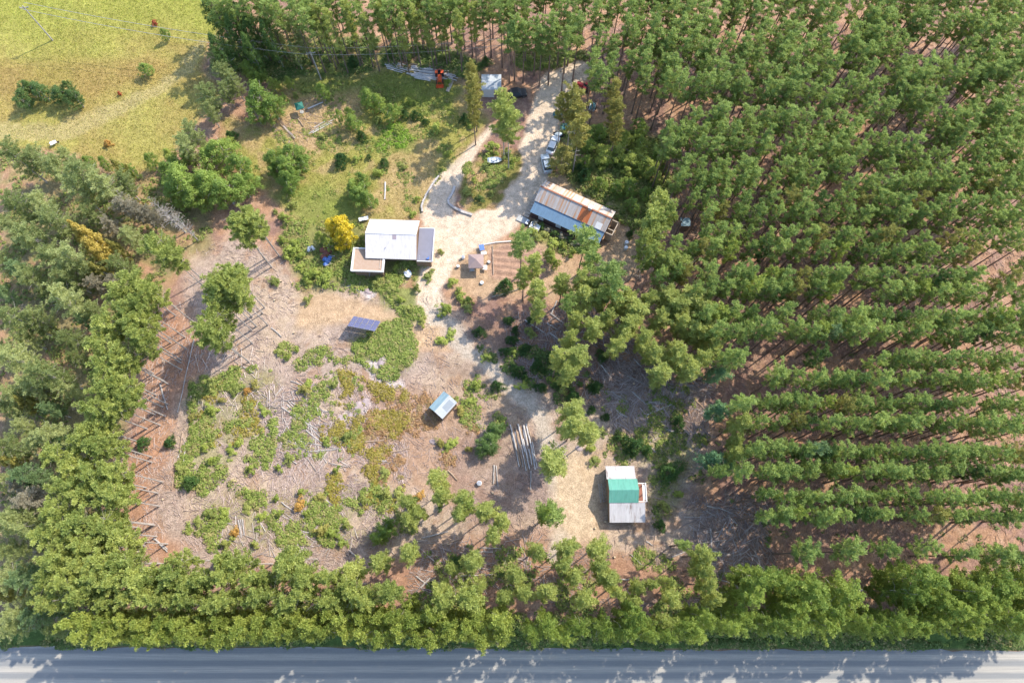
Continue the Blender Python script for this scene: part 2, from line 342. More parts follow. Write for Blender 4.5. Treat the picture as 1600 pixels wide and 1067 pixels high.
zone = np.zeros(GX.shape, int)
for i, k in enumerate(('clear', 'lawn', 'field')): zone[masks[k] > .5] = i+1
zone[dm > .5] = 4
nx, ny = GX.shape
idx = np.arange(nx*ny).reshape(nx, ny)
quads = np.stack([idx[:-1, :-1], idx[1:, :-1], idx[1:, 1:], idx[:-1, 1:]], -1).reshape(-1, 4)
zf = zone[:-1, :-1].ravel(); GV = np.stack([GX, GY, GZ], -1).reshape(-1, 3); GC = colr.reshape(-1, 3)
for i, nm in enumerate(('ground', 'cleared_ground', 'lawn', 'meadow', 'driveway')):
    q = quads[zf == i]; u, inv = np.unique(q, return_inverse=True)
    o = link(nm, np_mesh(nm, GV[u], inv.reshape(q.shape), GC[u], smoothf=True), M['ground']); tag(o, kind='structure')
# road: one strip in three long ribbons of colour with wheel tracks built into the material
def road_mat():
    m, t, bs = new_mat('road_surface'); oc = objco(t); sep = nd(t, 'ShaderNodeSeparateXYZ'); t.links.new(oc, sep.inputs[0])
    n = noise(t, .5, scaled(t, oc, .05, 1, 1), 3); y = mathn(t, 'ADD', sep.outputs[1], mathn(t, 'MULTIPLY', n, .25))
    wv = mathn(t, 'SINE', mathn(t, 'MULTIPLY', y, 3.6)); tr = ramp(t, mathn(t, 'ADD', mathn(t, 'MULTIPLY', wv, .5), .5), .2, .8)
    c = mixc(t, C(172, 172, 170), C(224, 216, 202), tr); streak = ramp(t, noise(t, 3, scaled(t, oc, .06, 2.5, 1), 5, .7), .35, .7)
    c = mixc(t, c, C(152, 154, 154), mathn(t, 'MULTIPLY', streak, .6)); g = ramp(t, noise(t, 9, oc, 3, .8), .3, .7, (.8, .8, .8), (1.15, 1.15, 1.15))
    t.links.new(mixc(t, c, g, .8, 'MULTIPLY'), bs.inputs['Base Color']); bs.inputs['Roughness'].default_value = .9; bump(t, bs, noise(t, 12, oc), .4, .04); return m
rx = np.linspace(-400, 400, 401); ry = np.linspace(0, -8.6, 20); RXg, RYg = np.meshgrid(rx, ry, indexing='ij')
edge = (fbm(RXg, RXg*0, 1.6, 3, 91)-.5)*.9*(np.abs(RYg+4.3) > 4.2)*np.sign(RYg+4.3)
V = np.stack([RXg, RYg+edge+ROADY(RXg)-RY0, .03+.09*(1-((RYg+4.3)/4.3)**2)], -1).reshape(-1, 3); V[:, 1] += 0
i2 = np.arange(V.shape[0]).reshape(RXg.shape); q = np.stack([i2[:-1, :-1], i2[:-1, 1:], i2[1:, 1:], i2[1:, :-1]], -1).reshape(-1, 4)
ro = link('road', np_mesh('road', V, q, smoothf=True), road_mat()); ro.location = (0, RY0, 0); tag(ro, kind='structure')
# ---------------------------------------------------------------- leaf clouds
def leaf_quads(cen, nrm, L, W, r):
    """cen,nrm (N,3); elongated diamond leaves in the plane perpendicular to nrm, random heading"""
    N = len(cen); a = r.normal(size=(N, 3)); a -= nrm*(a*nrm).sum(1, keepdims=True); a /= np.linalg.norm(a, axis=1, keepdims=True)+1e-9
    b = np.cross(nrm, a); L = L[:, None]; W = W[:, None]
    V = np.stack([cen-a*L, cen+b*W-a*L*.1, cen+a*L, cen-b*W-a*L*.1], 1).reshape(-1, 3)
    return V
def cloud(blobs, n, L, W, seed, up=.35, jit=.6, radial=0):
    """blobs: rows x,y,z,r,flat"""
    r = np.random.default_rng(seed); B = np.repeat(np.asarray(blobs), n, axis=0); N = len(B)
    d = r.normal(size=(N, 3)); d /= np.linalg.norm(d, axis=1, keepdims=True); d[:, 2] = np.where(d[:, 2] < -.35, -d[:, 2], d[:, 2])
    rad = r.random(N)**.4; cen = B[:, :3]+d*(rad*B[:, 3])[:, None]*np.c_[np.ones(N), np.ones(N), B[:, 4]]
    nr = d+np.array([0, 0, up])+r.normal(size=(N, 3))*jit; nr /= np.linalg.norm(nr, axis=1, keepdims=True)
    if radial:      # needle sprays: long axis points out of the tuft
        ax = d+r.normal(size=(N, 3))*.35+np.array([0, 0, .25]); ax /= np.linalg.norm(ax, axis=1, keepdims=True)
        bb = np.cross(nr, ax); bb /= np.linalg.norm(bb, axis=1, keepdims=True)+1e-9
        l = (L*r.uniform(.6, 1.35, N))[:, None]; w_ = (W*r.uniform(.6, 1.3, N))[:, None]
        V = np.stack([cen-ax*l, cen+bb*w_+ax*l*.2, cen+ax*l, cen-bb*w_+ax*l*.2], 1).reshape(-1, 3)
    else: V = leaf_quads(cen, nr, L*r.uniform(.6, 1.3, N), W*r.uniform(.6, 1.3, N), r)
    bt = np.repeat(r.random(len(blobs)), n)
    tone = np.clip(.5*bt+.5*r.random(N), 0, 1); return V, np.repeat(tone, 4)
def crown_blobs(kind, seed):
    r = np.random.default_rng(seed); out = []
    K = KINDS[kind]; R, z0, z1 = K['R'], K['z0'], K['z1']; n = K['nb']; off = r.normal(size=2)*.15*R
    lob = r.uniform(0, 6.28, 3)
    if K['shape'] == 'pine':        # whorled limbs, each carrying a row of tufts that shrink towards its tip
        nb = K['nb']
        for i in range(nb):
            t = (i+r.random())/nb; prof = (1-abs(2*t-.8)**2.0*.6) if t < .8 else (1-(t-.8)*3.2)
            a = i*2.39996+r.normal()*.4; l = R*max(.25, prof)*r.uniform(.5, .98)*(1+.2*math.sin(2*a+lob[0])); z = z0+(z1-z0)*t
            for f in np.arange(.28 if i % 2 else .5, 1.01, .24): out.append((off[0]*t+math.cos(a+.15*f)*l*f, off[1]*t+math.sin(a+.15*f)*l*f, z+.35*l*f*f-K['br']*.3, K['br']*(1.15-.45*f)*r.uniform(.8, 1.2), K['flat']))
        out.append((off[0], off[1], z1-.3, K['br']*.8, 1.0)); return out
    for i in range(n):
        u = (i+r.random())/n
        if K['shape'] == 'pine': t = u**.8; rr = R*(1-abs(2*t-.85)**2.2*.55)*(1 if t < .85 else .75)
        elif K['shape'] == 'col': t = u; rr = R*math.sin(math.pi*min(1, .18+t*.8))**.6
        elif K['shape'] == 'cone': t = u**1.35; rr = R*(1-t**1.5)**.9
        else: t = u**.85; rr = R*math.sqrt(max(.04, 1-(2*t*.92-.72)**2)) if K['shape'] == 'dome' else R*(.6+.4*r.random())
        a = i*2.39996+r.normal()*.35
        rr *= 1+K.get('lobe', .22)*math.sin(2*a+lob[2]+2*t)+.2*math.sin(3*a+lob[0])+.12*math.sin(5*a+lob[1])
        q = r.uniform(.35, 1)**.6 if K['shape'] != 'cone' else r.uniform(.75, 1)
        br = K['br']*r.uniform(.7, 1.3)*(1 if K['shape'] != 'cone' else (.45+.7*(1-t)))
        out.append((off[0]*t+math.cos(a)*max(0, rr*q-br*.5), off[1]*t+math.sin(a)*max(0, rr*q-br*.5), z0+(z1-z0)*t-br*.3, br, K['flat']))
    return out
def trunk_mesh(kind, seed):
    K = KINDS[kind]; r = random.Random(seed); mb = MB(); h = K['z1']*.93; n = 7; lean = (r.uniform(-.25, .25), r.uniform(-.25, .25))
    p = [(lean[0]*(k/n)**2, lean[1]*(k/n)**2, -.3+(h+.3)*k/n) for k in range(n+1)]; rs = [K['tr']*(1.25 if k == 0 else 1)*(1-.78*k/n) for k in range(n+1)]
    mb.path(p, rs, 7)
    for k in range(K['limbs']):
        zz = K['z0']+(K['z1']-K['z0'])*r.uniform(.0, .75) if r.random() < .75 else K['z0']*r.uniform(.5, 1)
        a = r.uniform(0, 6.28); l = K['R']*r.uniform(.5, .9)*(1 if zz > K['z0'] else .5); f = min(1, zz/h)
        b = (lean[0]*f*f, lean[1]*f*f, zz); m_ = (b[0]+math.cos(a)*l*.55, b[1]+math.sin(a)*l*.55, zz+l*.22); e = (b[0]+math.cos(a+.2)*l, b[1]+math.sin(a+.2)*l, zz+l*.3)
        rr = K['tr']*(1-.75*f)*.5; mb.path([b, m_, e], [rr, rr*.7, rr*.3], 4)
    return mb.mesh('trunk')
def G(r, g, b): return tuple(lin((r, g, b)))
KINDS = {
 'plant': dict(shape='pine', R=1.85, z0=9.8, z1=16.8, nb=25, br=.42, flat=.8, n=34, L=.2, W=.055, lobe=.3, tr=.16, limbs=12, zc=14.0, name='red_pine', desc='plantation pine', bark='bark_red', cat='pine tree', grp='pines of the plantation rows'),
 'edge': dict(shape='pine', R=2.4, z0=9.6, z1=17.4, nb=36, br=.5, flat=.8, n=46, L=.21, W=.06, lobe=.3, tr=.125, limbs=14, zc=14.2, name='pine_tree', desc='tall yellow-green pine', bark='bark_grey', cat='pine tree', grp='tall pines along the edges of the clearing'),
 'belt': dict(shape='pine', R=2.4, z0=3.2, z1=16.8, nb=60, br=.52, flat=.85, n=40, L=.21, W=.065, lobe=.25, tr=.18, limbs=20, zc=12.6, name='pine_tree', desc='dense yellow-green roadside pine', bark='bark_grey', cat='pine tree', grp='pines of the belt beside the road'),
 'pale': dict(shape='pine', R=1.6, z0=6.3, z1=14.5, nb=36, br=.42, flat=.9, n=40, L=.19, W=.045, tr=.14, limbs=12, zc=11.2, name='pale_pine', desc='slender pale green pine', bark='bark_red', cat='pine tree', grp='slender pale pines of the thinned stand'),
 'olive': dict(shape='pine', R=3.3, z0=3.5, z1=14, nb=60, br=.6, flat=.8, n=46, L=.19, W=.055, tr=.2, limbs=16, zc=10.2, name='forest_tree', desc='soft olive grey-green tree', bark='bark_grey', cat='tree', grp='trees of the mixed wood on the left'),
 'dec': dict(shape='dome', R=3.0, z0=1.6, z1=8.6, nb=95, br=.7, flat=.75, n=62, L=.16, W=.085, lobe=.35, tr=.2, limbs=14, zc=5.8, name='leafy_tree', desc='broad leafy green tree', bark='bark_grey', cat='tree', grp='broad leafy trees'),
 'yel': dict(shape='dome', R=2.2, z0=1, z1=6.2, nb=60, br=.65, flat=.75, n=46, L=.2, W=.12, tr=.12, limbs=10, zc=4, name='autumn_tree', desc='golden yellow autumn tree', bark='bark_grey', cat='tree', grp='yellow autumn trees'),
 'hedge': dict(shape='pine', R=3.3, z0=2, z1=17.2, nb=76, br=.6, flat=.8, n=46, L=.19, W=.07, tr=.2, limbs=14, zc=11.5, name='roadside_tree', desc='bushy roadside tree', bark='bark_grey', cat='tree', grp='bushy trees beside the road'),
 'spruce': dict(shape='cone', R=1.5, z0=.2, z1=3.3, nb=70, br=.42, flat=.55, n=34, L=.17, W=.05, tr=.09, limbs=4, zc=1.6, name='spruce_tree', desc='small dark green spruce', bark='bark_red', cat='spruce', grp='small dark spruces'),
 'bgp': dict(shape='dome', R=1.9, z0=5, z1=11, nb=55, br=.65, flat=.75, n=46, L=.26, W=.06, tr=.14, limbs=10, zc=8.6, name='white_pine', desc='soft blue-green pine', bark='bark_grey', cat='pine tree', grp='blue-green pines at the plantation edge'),
 'bush': dict(shape='dome', R=1.0, z0=.15, z1=1.7, nb=26, br=.34, flat=.8, n=40, L=.12, W=.06, lobe=.45, tr=.035, limbs=5, zc=.8, name='leafy_bush', desc='low leafy green bush', bark='bark_grey', cat='bush', grp='low leafy bushes'),
 'dead': dict(shape='dome', R=2.4, z0=4, z1=10, nb=20, br=.4, flat=.8, n=16, L=.2, W=.04, tr=.17, limbs=60, zc=7.5, name='dead_tree', desc='bare grey dead tree', bark='bark_dead', cat='dead tree', grp='dead grey trees'),
}
FM = {'plant': foliage('needles_green', (.14, .23, .06), (.45, .54, .16), .4, .42), 'edge': foliage('needles_yellowgreen', (.17, .24, .06), (.52, .56, .16), .3, .4), 'belt': foliage('needles_belt', (.16, .23, .045), (.5, .55, .13), .35, .4),
 'pale': foliage('needles_pale', (.27, .33, .09), (.54, .57, .17), .4, .42), 'olive': foliage('leaves_olive', (.18, .24, .08), (.5, .54, .23), .5, .4), 'dec': foliage('leaves_green', (.10, .19, .035), (.34, .44, .09), .4, .36),
 'yel': foliage('leaves_yellow', (.38, .32, .02), (.8, .6, .04), .3), 'hedge': foliage('leaves_roadside', (.13, .22, .045), (.44, .52, .12), .35, .4), 'spruce': foliage('needles_dark', (.03, .09, .03), (.12, .23, .06), .4),
 'bgp': foliage('needles_bluegreen', (.08, .18, .08), (.24, .38, .16), .4), 'bush': foliage('leaves_bush', (.16, .21, .05), (.42, .44, .12), .5), 'dead': foliage('leaves_dead', (.3, .25, .2), (.45, .4, .34), .4)}
TINT = {'grey': foliage('leaves_greyish', (.24, .22, .16), (.48, .44, .33), .4), 'dark': foliage('leaves_deepgreen', (.05, .11, .03), (.16, .25, .06), .4), 'blue': foliage('needles_bluish', (.09, .17, .07), (.27, .37, .16), .4),
 'gold': foliage('leaves_gold', (.32, .25, .05), (.62, .48, .12), .3), 'ochre': foliage('leaves_ochre', (.2, .2, .05), (.44, .4, .11), .4), 'bright': foliage('leaves_bright', (.2, .27, .05), (.42, .48, .1), .4), 'red': foliage('leaves_red', (.3, .05, .03), (.5, .12, .05), .4), 'orange': foliage('leaves_orange', (.4, .2, .05), (.6, .38, .1), .4)}
NV = {'plant': 12, 'edge': 8, 'belt': 7, 'pale': 8, 'olive': 7, 'dec': 6, 'yel': 3, 'hedge': 6, 'spruce': 5, 'bgp': 4, 'bush': 7, 'dead': 2}
VAR = {}
def variants(kind):
    if kind not in VAR:
        K = KINDS[kind]; VAR[kind] = []
        for i in range(NV[kind]):
            V, tn = cloud(crown_blobs(kind, i*31+len(kind)*7+hash_(kind)), K['n'], K['L'], K['W'], i+50, radial=K['shape'] in ('pine', 'cone'))
            VAR[kind].append((V, tn, trunk_mesh(kind, i+3), {}))
    return VAR[kind]
def hash_(s): return sum(ord(c)*(i+1) for i, c in enumerate(s))
def crown_mesh(kind, vi, tint=None):
    V, tn, tm, cache = variants(kind)[vi]
    if tint not in cache:
        me = np_mesh('crown', V, np.arange(len(V)).reshape(-1, 4), tone=tn); me.materials.append(TINT[tint] if tint else FM[kind]); cache[tint] = me
        if not tm.materials: tm.materials.append(M[KINDS[kind]['bark']])
    return cache[tint], tm
LAND = [("the white-roofed house", 615, 380), ("the rusty-roofed barn", 890, 325), ("the green-roofed cabin", 975, 770), ("the solar panel array", 568, 506), ("the small blue-roofed shed", 691, 633),
        ("the pointed garden canopy", 743, 411), ("the orange tractor", 688, 130), ("the green umbrella", 470, 172), ("the big log pile", 818, 697), ("the small grey hut", 1071, 346), ("the pole in the meadow", 81, 62)]
THINGS = []     # (object, px, py, kind, desc) awaiting a label
def proj(v):
    c, s = math.cos(TILT), math.sin(TILT); x, y, z = v[0], v[1], v[2]-CAM_H
    yy = y*c+z*s; zz = -y*s+z*c; return 800+FPX*x/-zz, 533.5-FPX*yy/-zz
def later(o, loc, kind, desc): THINGS.append((o, *proj(loc), kind, desc))
ntree = [0]
def tree(kind, px, py, rpx, tint=None, hs=None, desc=None, base=False, label=None):
    """crown centre (or base if base=True) at a pixel of the photograph, crown radius in photo pixels"""
    rpx *= {'pale': 1.03, 'edge': 1.1, 'spruce': 1.2}.get(kind, 1)
    K = KINDS[kind]; rr = random.Random(int(px*7+py*13)); h = (hs or 1)*rr.uniform(.93, 1.06)
    p = P(px, py, 0 if base else K['zc']*h); s = rpx*(CAM_H-K['zc'])/FPX*1.04/K['R']
    if hs is None and kind in ('dec', 'bush', 'spruce', 'yel', 'olive'): h2 = h*min(1.25, max(.55, s)); p = P(px, py, 0 if base else K['zc']*h2); h = h2
    p.z = gz(p.x, p.y)-.05
    ntree[0] += 1; cm, tm = crown_mesh(kind, rr.randrange(NV[kind]), tint)
    r = empty(K['name'], p, rr.uniform(0, 6.28)); r.scale = (s, s*rr.uniform(.92, 1.08), h)
    link('crown', cm, None, r); t = link('trunk', tm, None, r)
    if kind in ('plant', 'edge', 'pale'): t.scale = (1/s, 1/s, 1)
    r['category'] = K['cat']; r['group'] = K['grp']
    if label: r['label'] = label
    else: later(r, p, kind+str(tint), desc or K['desc'])
    return r
# ---------------------------------------------------------------- plantation rows (crown centre lines in photo pixels, front rows first)
ROWS = ['1265,862 1335,862 1400,856 1445,852 1510,868 1600,866', '1195,802 1640,806', '1200,772 1640,778', '1128,733 1640,739', '1180,703 1640,707', '1190,657 1640,662', '1165,626 1640,631',
        '1160,588 1640,594', '1130,557 1640,562', '1120,513 1640,521', '1100,488 1640,496', '1085,449 1640,457', '1030,426 1640,434', '1060,388 1640,397', '1050,365 1640,374', '1085,331 1640,343', '1080,309 1640,321', '1060,279 1640,294', '1075,258 1640,274', '1045,226 1200,232 1640,258', '1040,206 1200,212 1640,240', '1085,182 1250,188 1600,220']
BACK = ['910,118 1050,128 1200,142 1350,162 1500,186', '930,96 1050,104 1200,118 1350,138 1480,160', '960,72 1150,86 1350,112 1500,134', '800,56 900,58 1100,66 1250,74 1400,88', '780,42 850,40 1000,44 1200,50 1400,58', '480,24 640,20 800,18 1000,20 1200,24 1450,40 1640,50', '330,12 500,14 700,8 900,-6 1640,14', '340,-16 800,-22 1640,-12', '340,-42 1640,-38', '1330,72 1640,80', '1400,106 1640,112', '1360,32 1640,32', '1490,122 1640,132', '1520,95 1640,100','1540,150 1640,160', '1500,190 1640,200', '1520,172 1640,178']
SKIP = [(1215, 560, 46, 16), (1400, 195, 40, 22), (1350, 455, 30, 12), (1580, 402, 30, 10), (1180, 590, 22, 12), (1300, 560, 18, 9), (1071, 350, 22, 18), (1265, 465, 22, 9), (770, 60, 22, 25), (700, 75, 10, 10), (1560,122,16,8), (1150,40,20,14)]
allp = []
for ri, s in enumerate(ROWS+BACK):
    q = pts(s); L = 0; seg = list(zip(q[:-1], q[1:])); row = []
    pos = 0.0; r = random.Random(ri*17+3)
    for (ax, ay), (bx, by) in seg:
        d = math.hypot(bx-ax, by-ay)
        while pos < d:
            x = ax+(bx-ax)*pos/d; y = ay+(by-ay)*pos/d
            step = (25 if y > 500 else 24 if y > 280 else 24)*r.uniform(.75, 1.3)
            if ri == 0: step = 60 if r.random() < .7 else 34
            pos += step; x += r.uniform(-5, 5); y += r.uniform(-3, 3)
            if r.random() < (.07 if y > 130 else .16) or any(abs(x-a) < c and abs(y-b) < e for a, b, c, e in SKIP): continue
            row.append((x, y))
        pos -= d
    row.sort()
    for k, (x, y) in enumerate(row):
        rp = r.uniform(13.5, 20.5)*(1.15 if ri == 0 else 1)*(1.12 if y < 200 else 1)
        if -30 < x < 1632: allp.append((ri, k+1, x, y, rp))
inframe = [a for a in allp if a[3] > -16 and a[2] < 1615]
near = sorted(inframe, key=lambda a: -a[3])[:300]; nearset = {(a[0], a[1]) for a in near}
for ri, k, x, y, rp in near:
    lab = 'plantation pine, %s from the left in the %s row up from the road' % (ordn(k), ordn(ri+1))
    if ri >= len(ROWS): lab = 'pine beyond the forest lane, %s from the left in the %s row behind it' % (ordn(k), ordn(ri-len(ROWS)+1))
    tree('plant', x, y, rp, random.choices([None, 'dark', 'ochre', 'bright', 'grey', 'blue'], [84, 4, 7, 4, 0, 1])[0], label=lab)
Vs = []; Ts = []; TV = []; TF = []; vb = 0
for ri, k, x, y, rp in allp:
    if (ri, k) in nearset: continue
    r = random.Random(ri*100+k); h = r.uniform(.93, 1.06); p = P(x, y, 14*h); s = rp*101/FPX*1.04/1.75; a = r.uniform(0, 6.28)
    V, tn, tm, _ = variants('plant')[r.randrange(9)]; R_ = np.array([[math.cos(a), -math.sin(a), 0], [math.sin(a), math.cos(a), 0], [0, 0, 1]])
    pp = np.array([p.x, p.y, gz(p.x, p.y)-.05]); Vs.append((V*[s, s, h])@R_.T+pp); Ts.append(np.clip(tn*.7+r.random()*.35, 0, 1))
    for v in tm.vertices: TV.append(((np.array(v.co)*[1, 1, h])@R_.T+pp))
    for f in tm.polygons: TF.append([i+vb for i in f.vertices])
    vb += len(tm.vertices)
Va = np.concatenate(Vs); me = np_mesh('crown', Va, np.arange(len(Va)).reshape(-1, 4), tone=np.concatenate(Ts))
st = link('far_pine_forest', me, FM['plant']); tag(st, 'mass of red pines at the top of the photo beyond the lane', 'forest', kind='stuff')
tm = bpy.data.meshes.new('trunks'); tm.from_pydata(TV, [], TF); tag(link('trunks', tm, M['bark_red'], st), kind='stuff')
print('plantation', len(allp), 'stuff', len(Vs))
# ---------------------------------------------------------------- single trees, crown centre x,y,radius
def many(kind, s, **k):
    for t in pts(s): tree(kind, t[0], t[1], t[2], **k)
many('pale', '832,417,18 818,432,13 840,457,18 838,482,16 880,440,17 907,437,17 907,472,23 940,465,17 962,472,17 992,487,24 985,508,20 900,502,16 927,512,20 967,524,18 1045,467,26 1077,465,28 1095,492,27 1065,507,18 1107,520,24 '
     '900,557,23 885,584,17 962,540,16 1020,549,20 1047,546,18 1032,584,21 1077,576,20 1112,546,18 892,640,23 894,668,22 920,676,22 865,719,28 1150,714,16 1060,480,22 1085,515,20 1030,500,18 1010,470,16 948,500,17 890,530,16 870,560,15 1005,530,16 1060,560,18 1095,560,17 980,470,20 920,450,18 1150,690,12 1155,659,18 '
     '835,862,15 887,855,19 880,880,15 935,858,19 940,885,16 950,907,18 895,897,16 852,930,17 912,935,17 807,900,16 818,925,15 997,917,13 1040,910,10 1055,934,16 1097,868,17 1100,892,16 1104,915,16 1115,938,14 1037,972,15 '
     '552,892,20 595,882,17 639,865,17 640,812,14 735,875,19 691,920,18 747,912,13 760,798,18 780,815,16 770,835,15 790,935,15 580,925,12 687,752,18 690,775,16 722,780,16 718,798,15 637,784,15 655,800,13 706,890,12 1018,912,10 990,940,13 965,925,12')
many('plant', '815,378,25 915,374,26 925,402,23 960,424,30 955,448,25 890,470,15', desc='dark-topped pine')
many('edge', '1032,318,24 1025,345,26 1020,372,26 1037,407,24 1070,417,20 1012,400,18 1048,330,18 1005,385,16')
many('pale', '737,118,17 740,142,19 738,165,16 960,150,17 962,178,19 965,198,14', hs=1.05, tint='ochre', desc='tall olive-yellow pine')
tree('edge', 786, 172, 29, desc='tall dark-trunked pine'); tree('edge', 794, 190, 26, desc='tall dark-trunked pine')
many('edge', '896,158,24 902,180,23 905,204,20 878,165,14', tint='ochre', desc='olive-crowned pine')
many('bgp', '1122,581,17 1125,641,18 1117,719,20 1140,730,12 1172,700,12')
many('plant', '860,800,24 1072,850,13 735,790,12', hs=.75, desc='rounded bright green pine')
tree('hedge', 850, 805, 14)
many('pale', '520,42,16 545,28,15 575,44,16 600,28,15 625,46,15 645,34,16 668,44,15 690,34,16 715,42,16 740,30,15 500,34,16 540,10,15 590,8,15 650,8,15 720,8,15 480,12,15', hs=1.1, desc='thin pale-green pine')
# left: pines along the clearing (edge row from trunk bases, the rest from crowns)
many('edge', '411,490,24 401,510,20 394,536,22 389,565,20 289,527,20 291,545,18 283,567,20 284,578,18 263,600,20 255,636,20 258,650,22 237,722,22 246,770,24 240,819,22 438,402,22 415,405,22 425,418,20 245,838,20 222,862,20 250,880,20', base=True)
many('edge', '395,345,24 372,352,22 255,380,26 268,402,22 365,430,26 342,445,24 372,462,22 345,472,22 322,515,25 212,447,28 188,465,25 240,455,18 200,492,25 172,510,24 215,520,22 168,545,24 190,560,22 170,582,25 195,600,20 165,615,25 150,640,22 180,636,20 '
     '150,668,24 128,690,24 165,692,22 92,712,20 120,728,22 150,745,25 180,735,20 108,765,24 140,775,25 175,778,24 92,800,22 130,815,25 168,812,22 80,838,21 115,850,22 150,848,24 192,845,22 88,878,22 125,890,24 160,880,22 195,880,24')
# bottom-left dense pine belt in front of the road, and the edge pine groups
r = random.Random(5)
for y0, x0, x1, rp in ((908, 80, 330, 21), (932, 95, 800, 20), (968, 120, 800, 19), (988, 150, 800, 18)):
    x = x0
    while x < x1:
        xx = x+r.uniform(-5, 5); yy = y0+r.uniform(-7, 7)
        if not (yy < 945 and xx > 620 and r.random() < .5): tree('belt' if y0 > 950 else 'edge', xx, yy, rp*r.uniform(.85, 1.15), desc='dense yellow-green roadside pine')
        x += 27*r.uniform(.85, 1.15)
many('edge', '287,875,16 375,880,22 350,900,18 395,905,18 457,872,24 440,895,24 475,900,22 515,905,16 540,915,14 420,905,14 320,905,18 345,880,14', desc='broad clumpy pine')
many('yel', '640,950,14 720,970,20 705,985,14 612,968,14', hs=1.6, desc='yellow-leaved roadside tree', tint='bright')
# bottom-right roadside broadleaves
many('hedge', '1212,905,27 1180,900,27 1165,930,22 1257,920,32 1240,945,24 1312,930,33 1290,955,24 1395,968,26 1370,975,20 1425,905,32 1450,935,28 1410,925,22 1495,920,32 1540,920,32 1590,905,30 1600,940,28 1500,968,26 1562,962,25 1530,945,22 1275,972,24 1220,970,26 1150,960,24 1130,975,20 1190,975,24 1320,968,18 1445,968,18 1475,950,20 '
     '857,978,22 905,976,20 940,980,20 987,962,24 975,985,20 1010,985,18 1060,982,20 1095,962,18 1080,985,20 1035,990,16 830,985,16 885,992,16')
many('hedge', '1345,975,20 1600,968,24 1655,965,26 1700,955,26 1640,925,26 1690,915,26 1580,978,18 1420,978,18 1490,980,16')  # roadside trees added to shade the road, several standing out of view to the right
# left mixed wood
many('olive', '137,275,32 112,290,28 165,290,28 85,262,26 190,285,22 30,317,28 62,317,26 88,342,28 50,372,32 20,350,26 112,407,32 80,400,28 100,430,26 185,412,22 205,370,20 50,437,24 100,472,30 25,497,30 60,500,22 145,482,20 112,525,22 25,560,28 75,585,30 50,600,24 20,612,24 105,612,20 15,700,24 82,675,26 60,690,20 35,665,16 20,820,30 40,800,22 15,900,26 12,860,20 55,930,16 25,955,22 88,985,16 15,985,20 60,245,24 25,245,26 100,245,18 140,330,20 160,345,16 5,410,24 5,540,20 40,530,18 120,560,16 8,640,16 30,640,12 5,750,20')
many('olive', '195,320,22 215,328,20 235,335,16 175,352,18 150,440,18 180,435,16 50,780,24 30,760,18 75,770,16 55,600,18 130,640,12', tint='grey', desc='pale greyish tree')
many('olive', '32,422,22 8,460,18 130,500,16 42,740,24 62,745,18 45,905,24 70,890,18 50,968,22 72,955,16 75,640,16 100,690,16', tint='blue', desc='dark bluish evergreen')
many('yel', '140,372,16 152,388,17 132,365,10', hs=2.0, tint='gold'); many('yel', '155,425,14 182,388,9 40,628,12 18,720,10 8,930,12 190,262,9', hs=1.4, tint='ochre', desc='ochre-leaved tree')
many('dead', '262,335,20 280,345,16 168,690,12 45,775,14 245,320,12')
many('dec', '190,262,13 137,252,12 160,255,10 232,248,12 205,265,10')
# upper left wood edge
many('dec', '352,28,22 375,30,22 335,15,20 395,45,20 365,50,18 345,75,18 420,55,18 390,75,16', hs=1.5, tint='dark', desc='tall deep green tree')
many('olive', '340,92,20 350,112,20 365,128,20 350,140,18 322,150,22 325,172,18 300,205,22 285,225,22', desc='feathery green tree')
many('olive', '440,22,18 455,45,20 430,55,18 470,60,18 408,20,18 485,25,18 500,50,16 460,80,14', desc='thin grey-green tree')
many('dec', '405,150,28 425,165,22 395,170,22 388,105,18 400,118,14 345,232,26 325,250,24 290,240,18 370,255,24 285,280,32 260,265,20 270,300,24 320,285,30 345,292,30 375,285,26 300,300,26 430,245,22 455,240,22 445,258,24 450,280,20 430,262,16 470,252,16')
many('dec', '270,248,18 262,238,12 355,222,12 425,130,12 450,125,9 400,100,8', tint='bright', desc='lime green leafy tree')
many('dec', '575,148,18 590,158,14 610,173,17 550,187,16 545,175,9 527,181,9 560,300,22 575,310,16 550,292,14 565,278,12 502,140,13', hs=.6)
many('dec', '765,684,20 760,700,16 772,668,14', hs=.45, tint='dark', desc='deep green leafy thicket tree')
many('dec', '965,235,24 990,245,24 1010,255,20 945,240,20 1000,225,18 1020,268,16 975,215,14', hs=.5, tint='bright', desc='lime green leafy tree')
many('dec', '938,205,16 920,225,14 985,290,16 990,318,14 1000,200,16 1030,240,14 915,250,12 1010,300,12 940,285,12 965,290,14', hs=.45, desc='mid-green thicket tree')
tree('dec', 878, 245, 25, 'ochre', hs=.8, desc='round ochre-leaved tree'); many('dec', '862,402,11 858,395,9 870,410,8', hs=.4, tint='bright', desc='lime green bush-like tree')
many('yel', '530,352,21 535,368,17', hs=1.1); many('dec', '500,368,11 512,380,9', hs=.5, tint='bright', desc='lime green leafy tree')
many('dec', '30,150,20 60,140,20 92,143,20 115,150,14 40,135,14 105,135,12', hs=.55, tint='dark', desc='dark green thicket tree')
many('dec', '600,830,15 590,842,12 607,815,10', hs=.5); many('dec', '256,50,9 225,106,14', hs=.4, desc='lone green meadow tree')
many('bush', '454,390,15 445,340,10 480,430,12 508,437,14 495,428,10 470,400,8 768,232,13 697,480,11 692,490,8 720,465,9 732,470,8 440,375,8 460,380,8', tint='bright', desc='lime green rounded bush')
tree('bush', 241, 36, 6, 'red', desc='small red-leaved bush'); tree('bush', 168, 224, 8, 'orange', desc='small orange-leaved bush'); tree('bush', 187, 146, 4, 'red', desc='tiny reddish shrub')
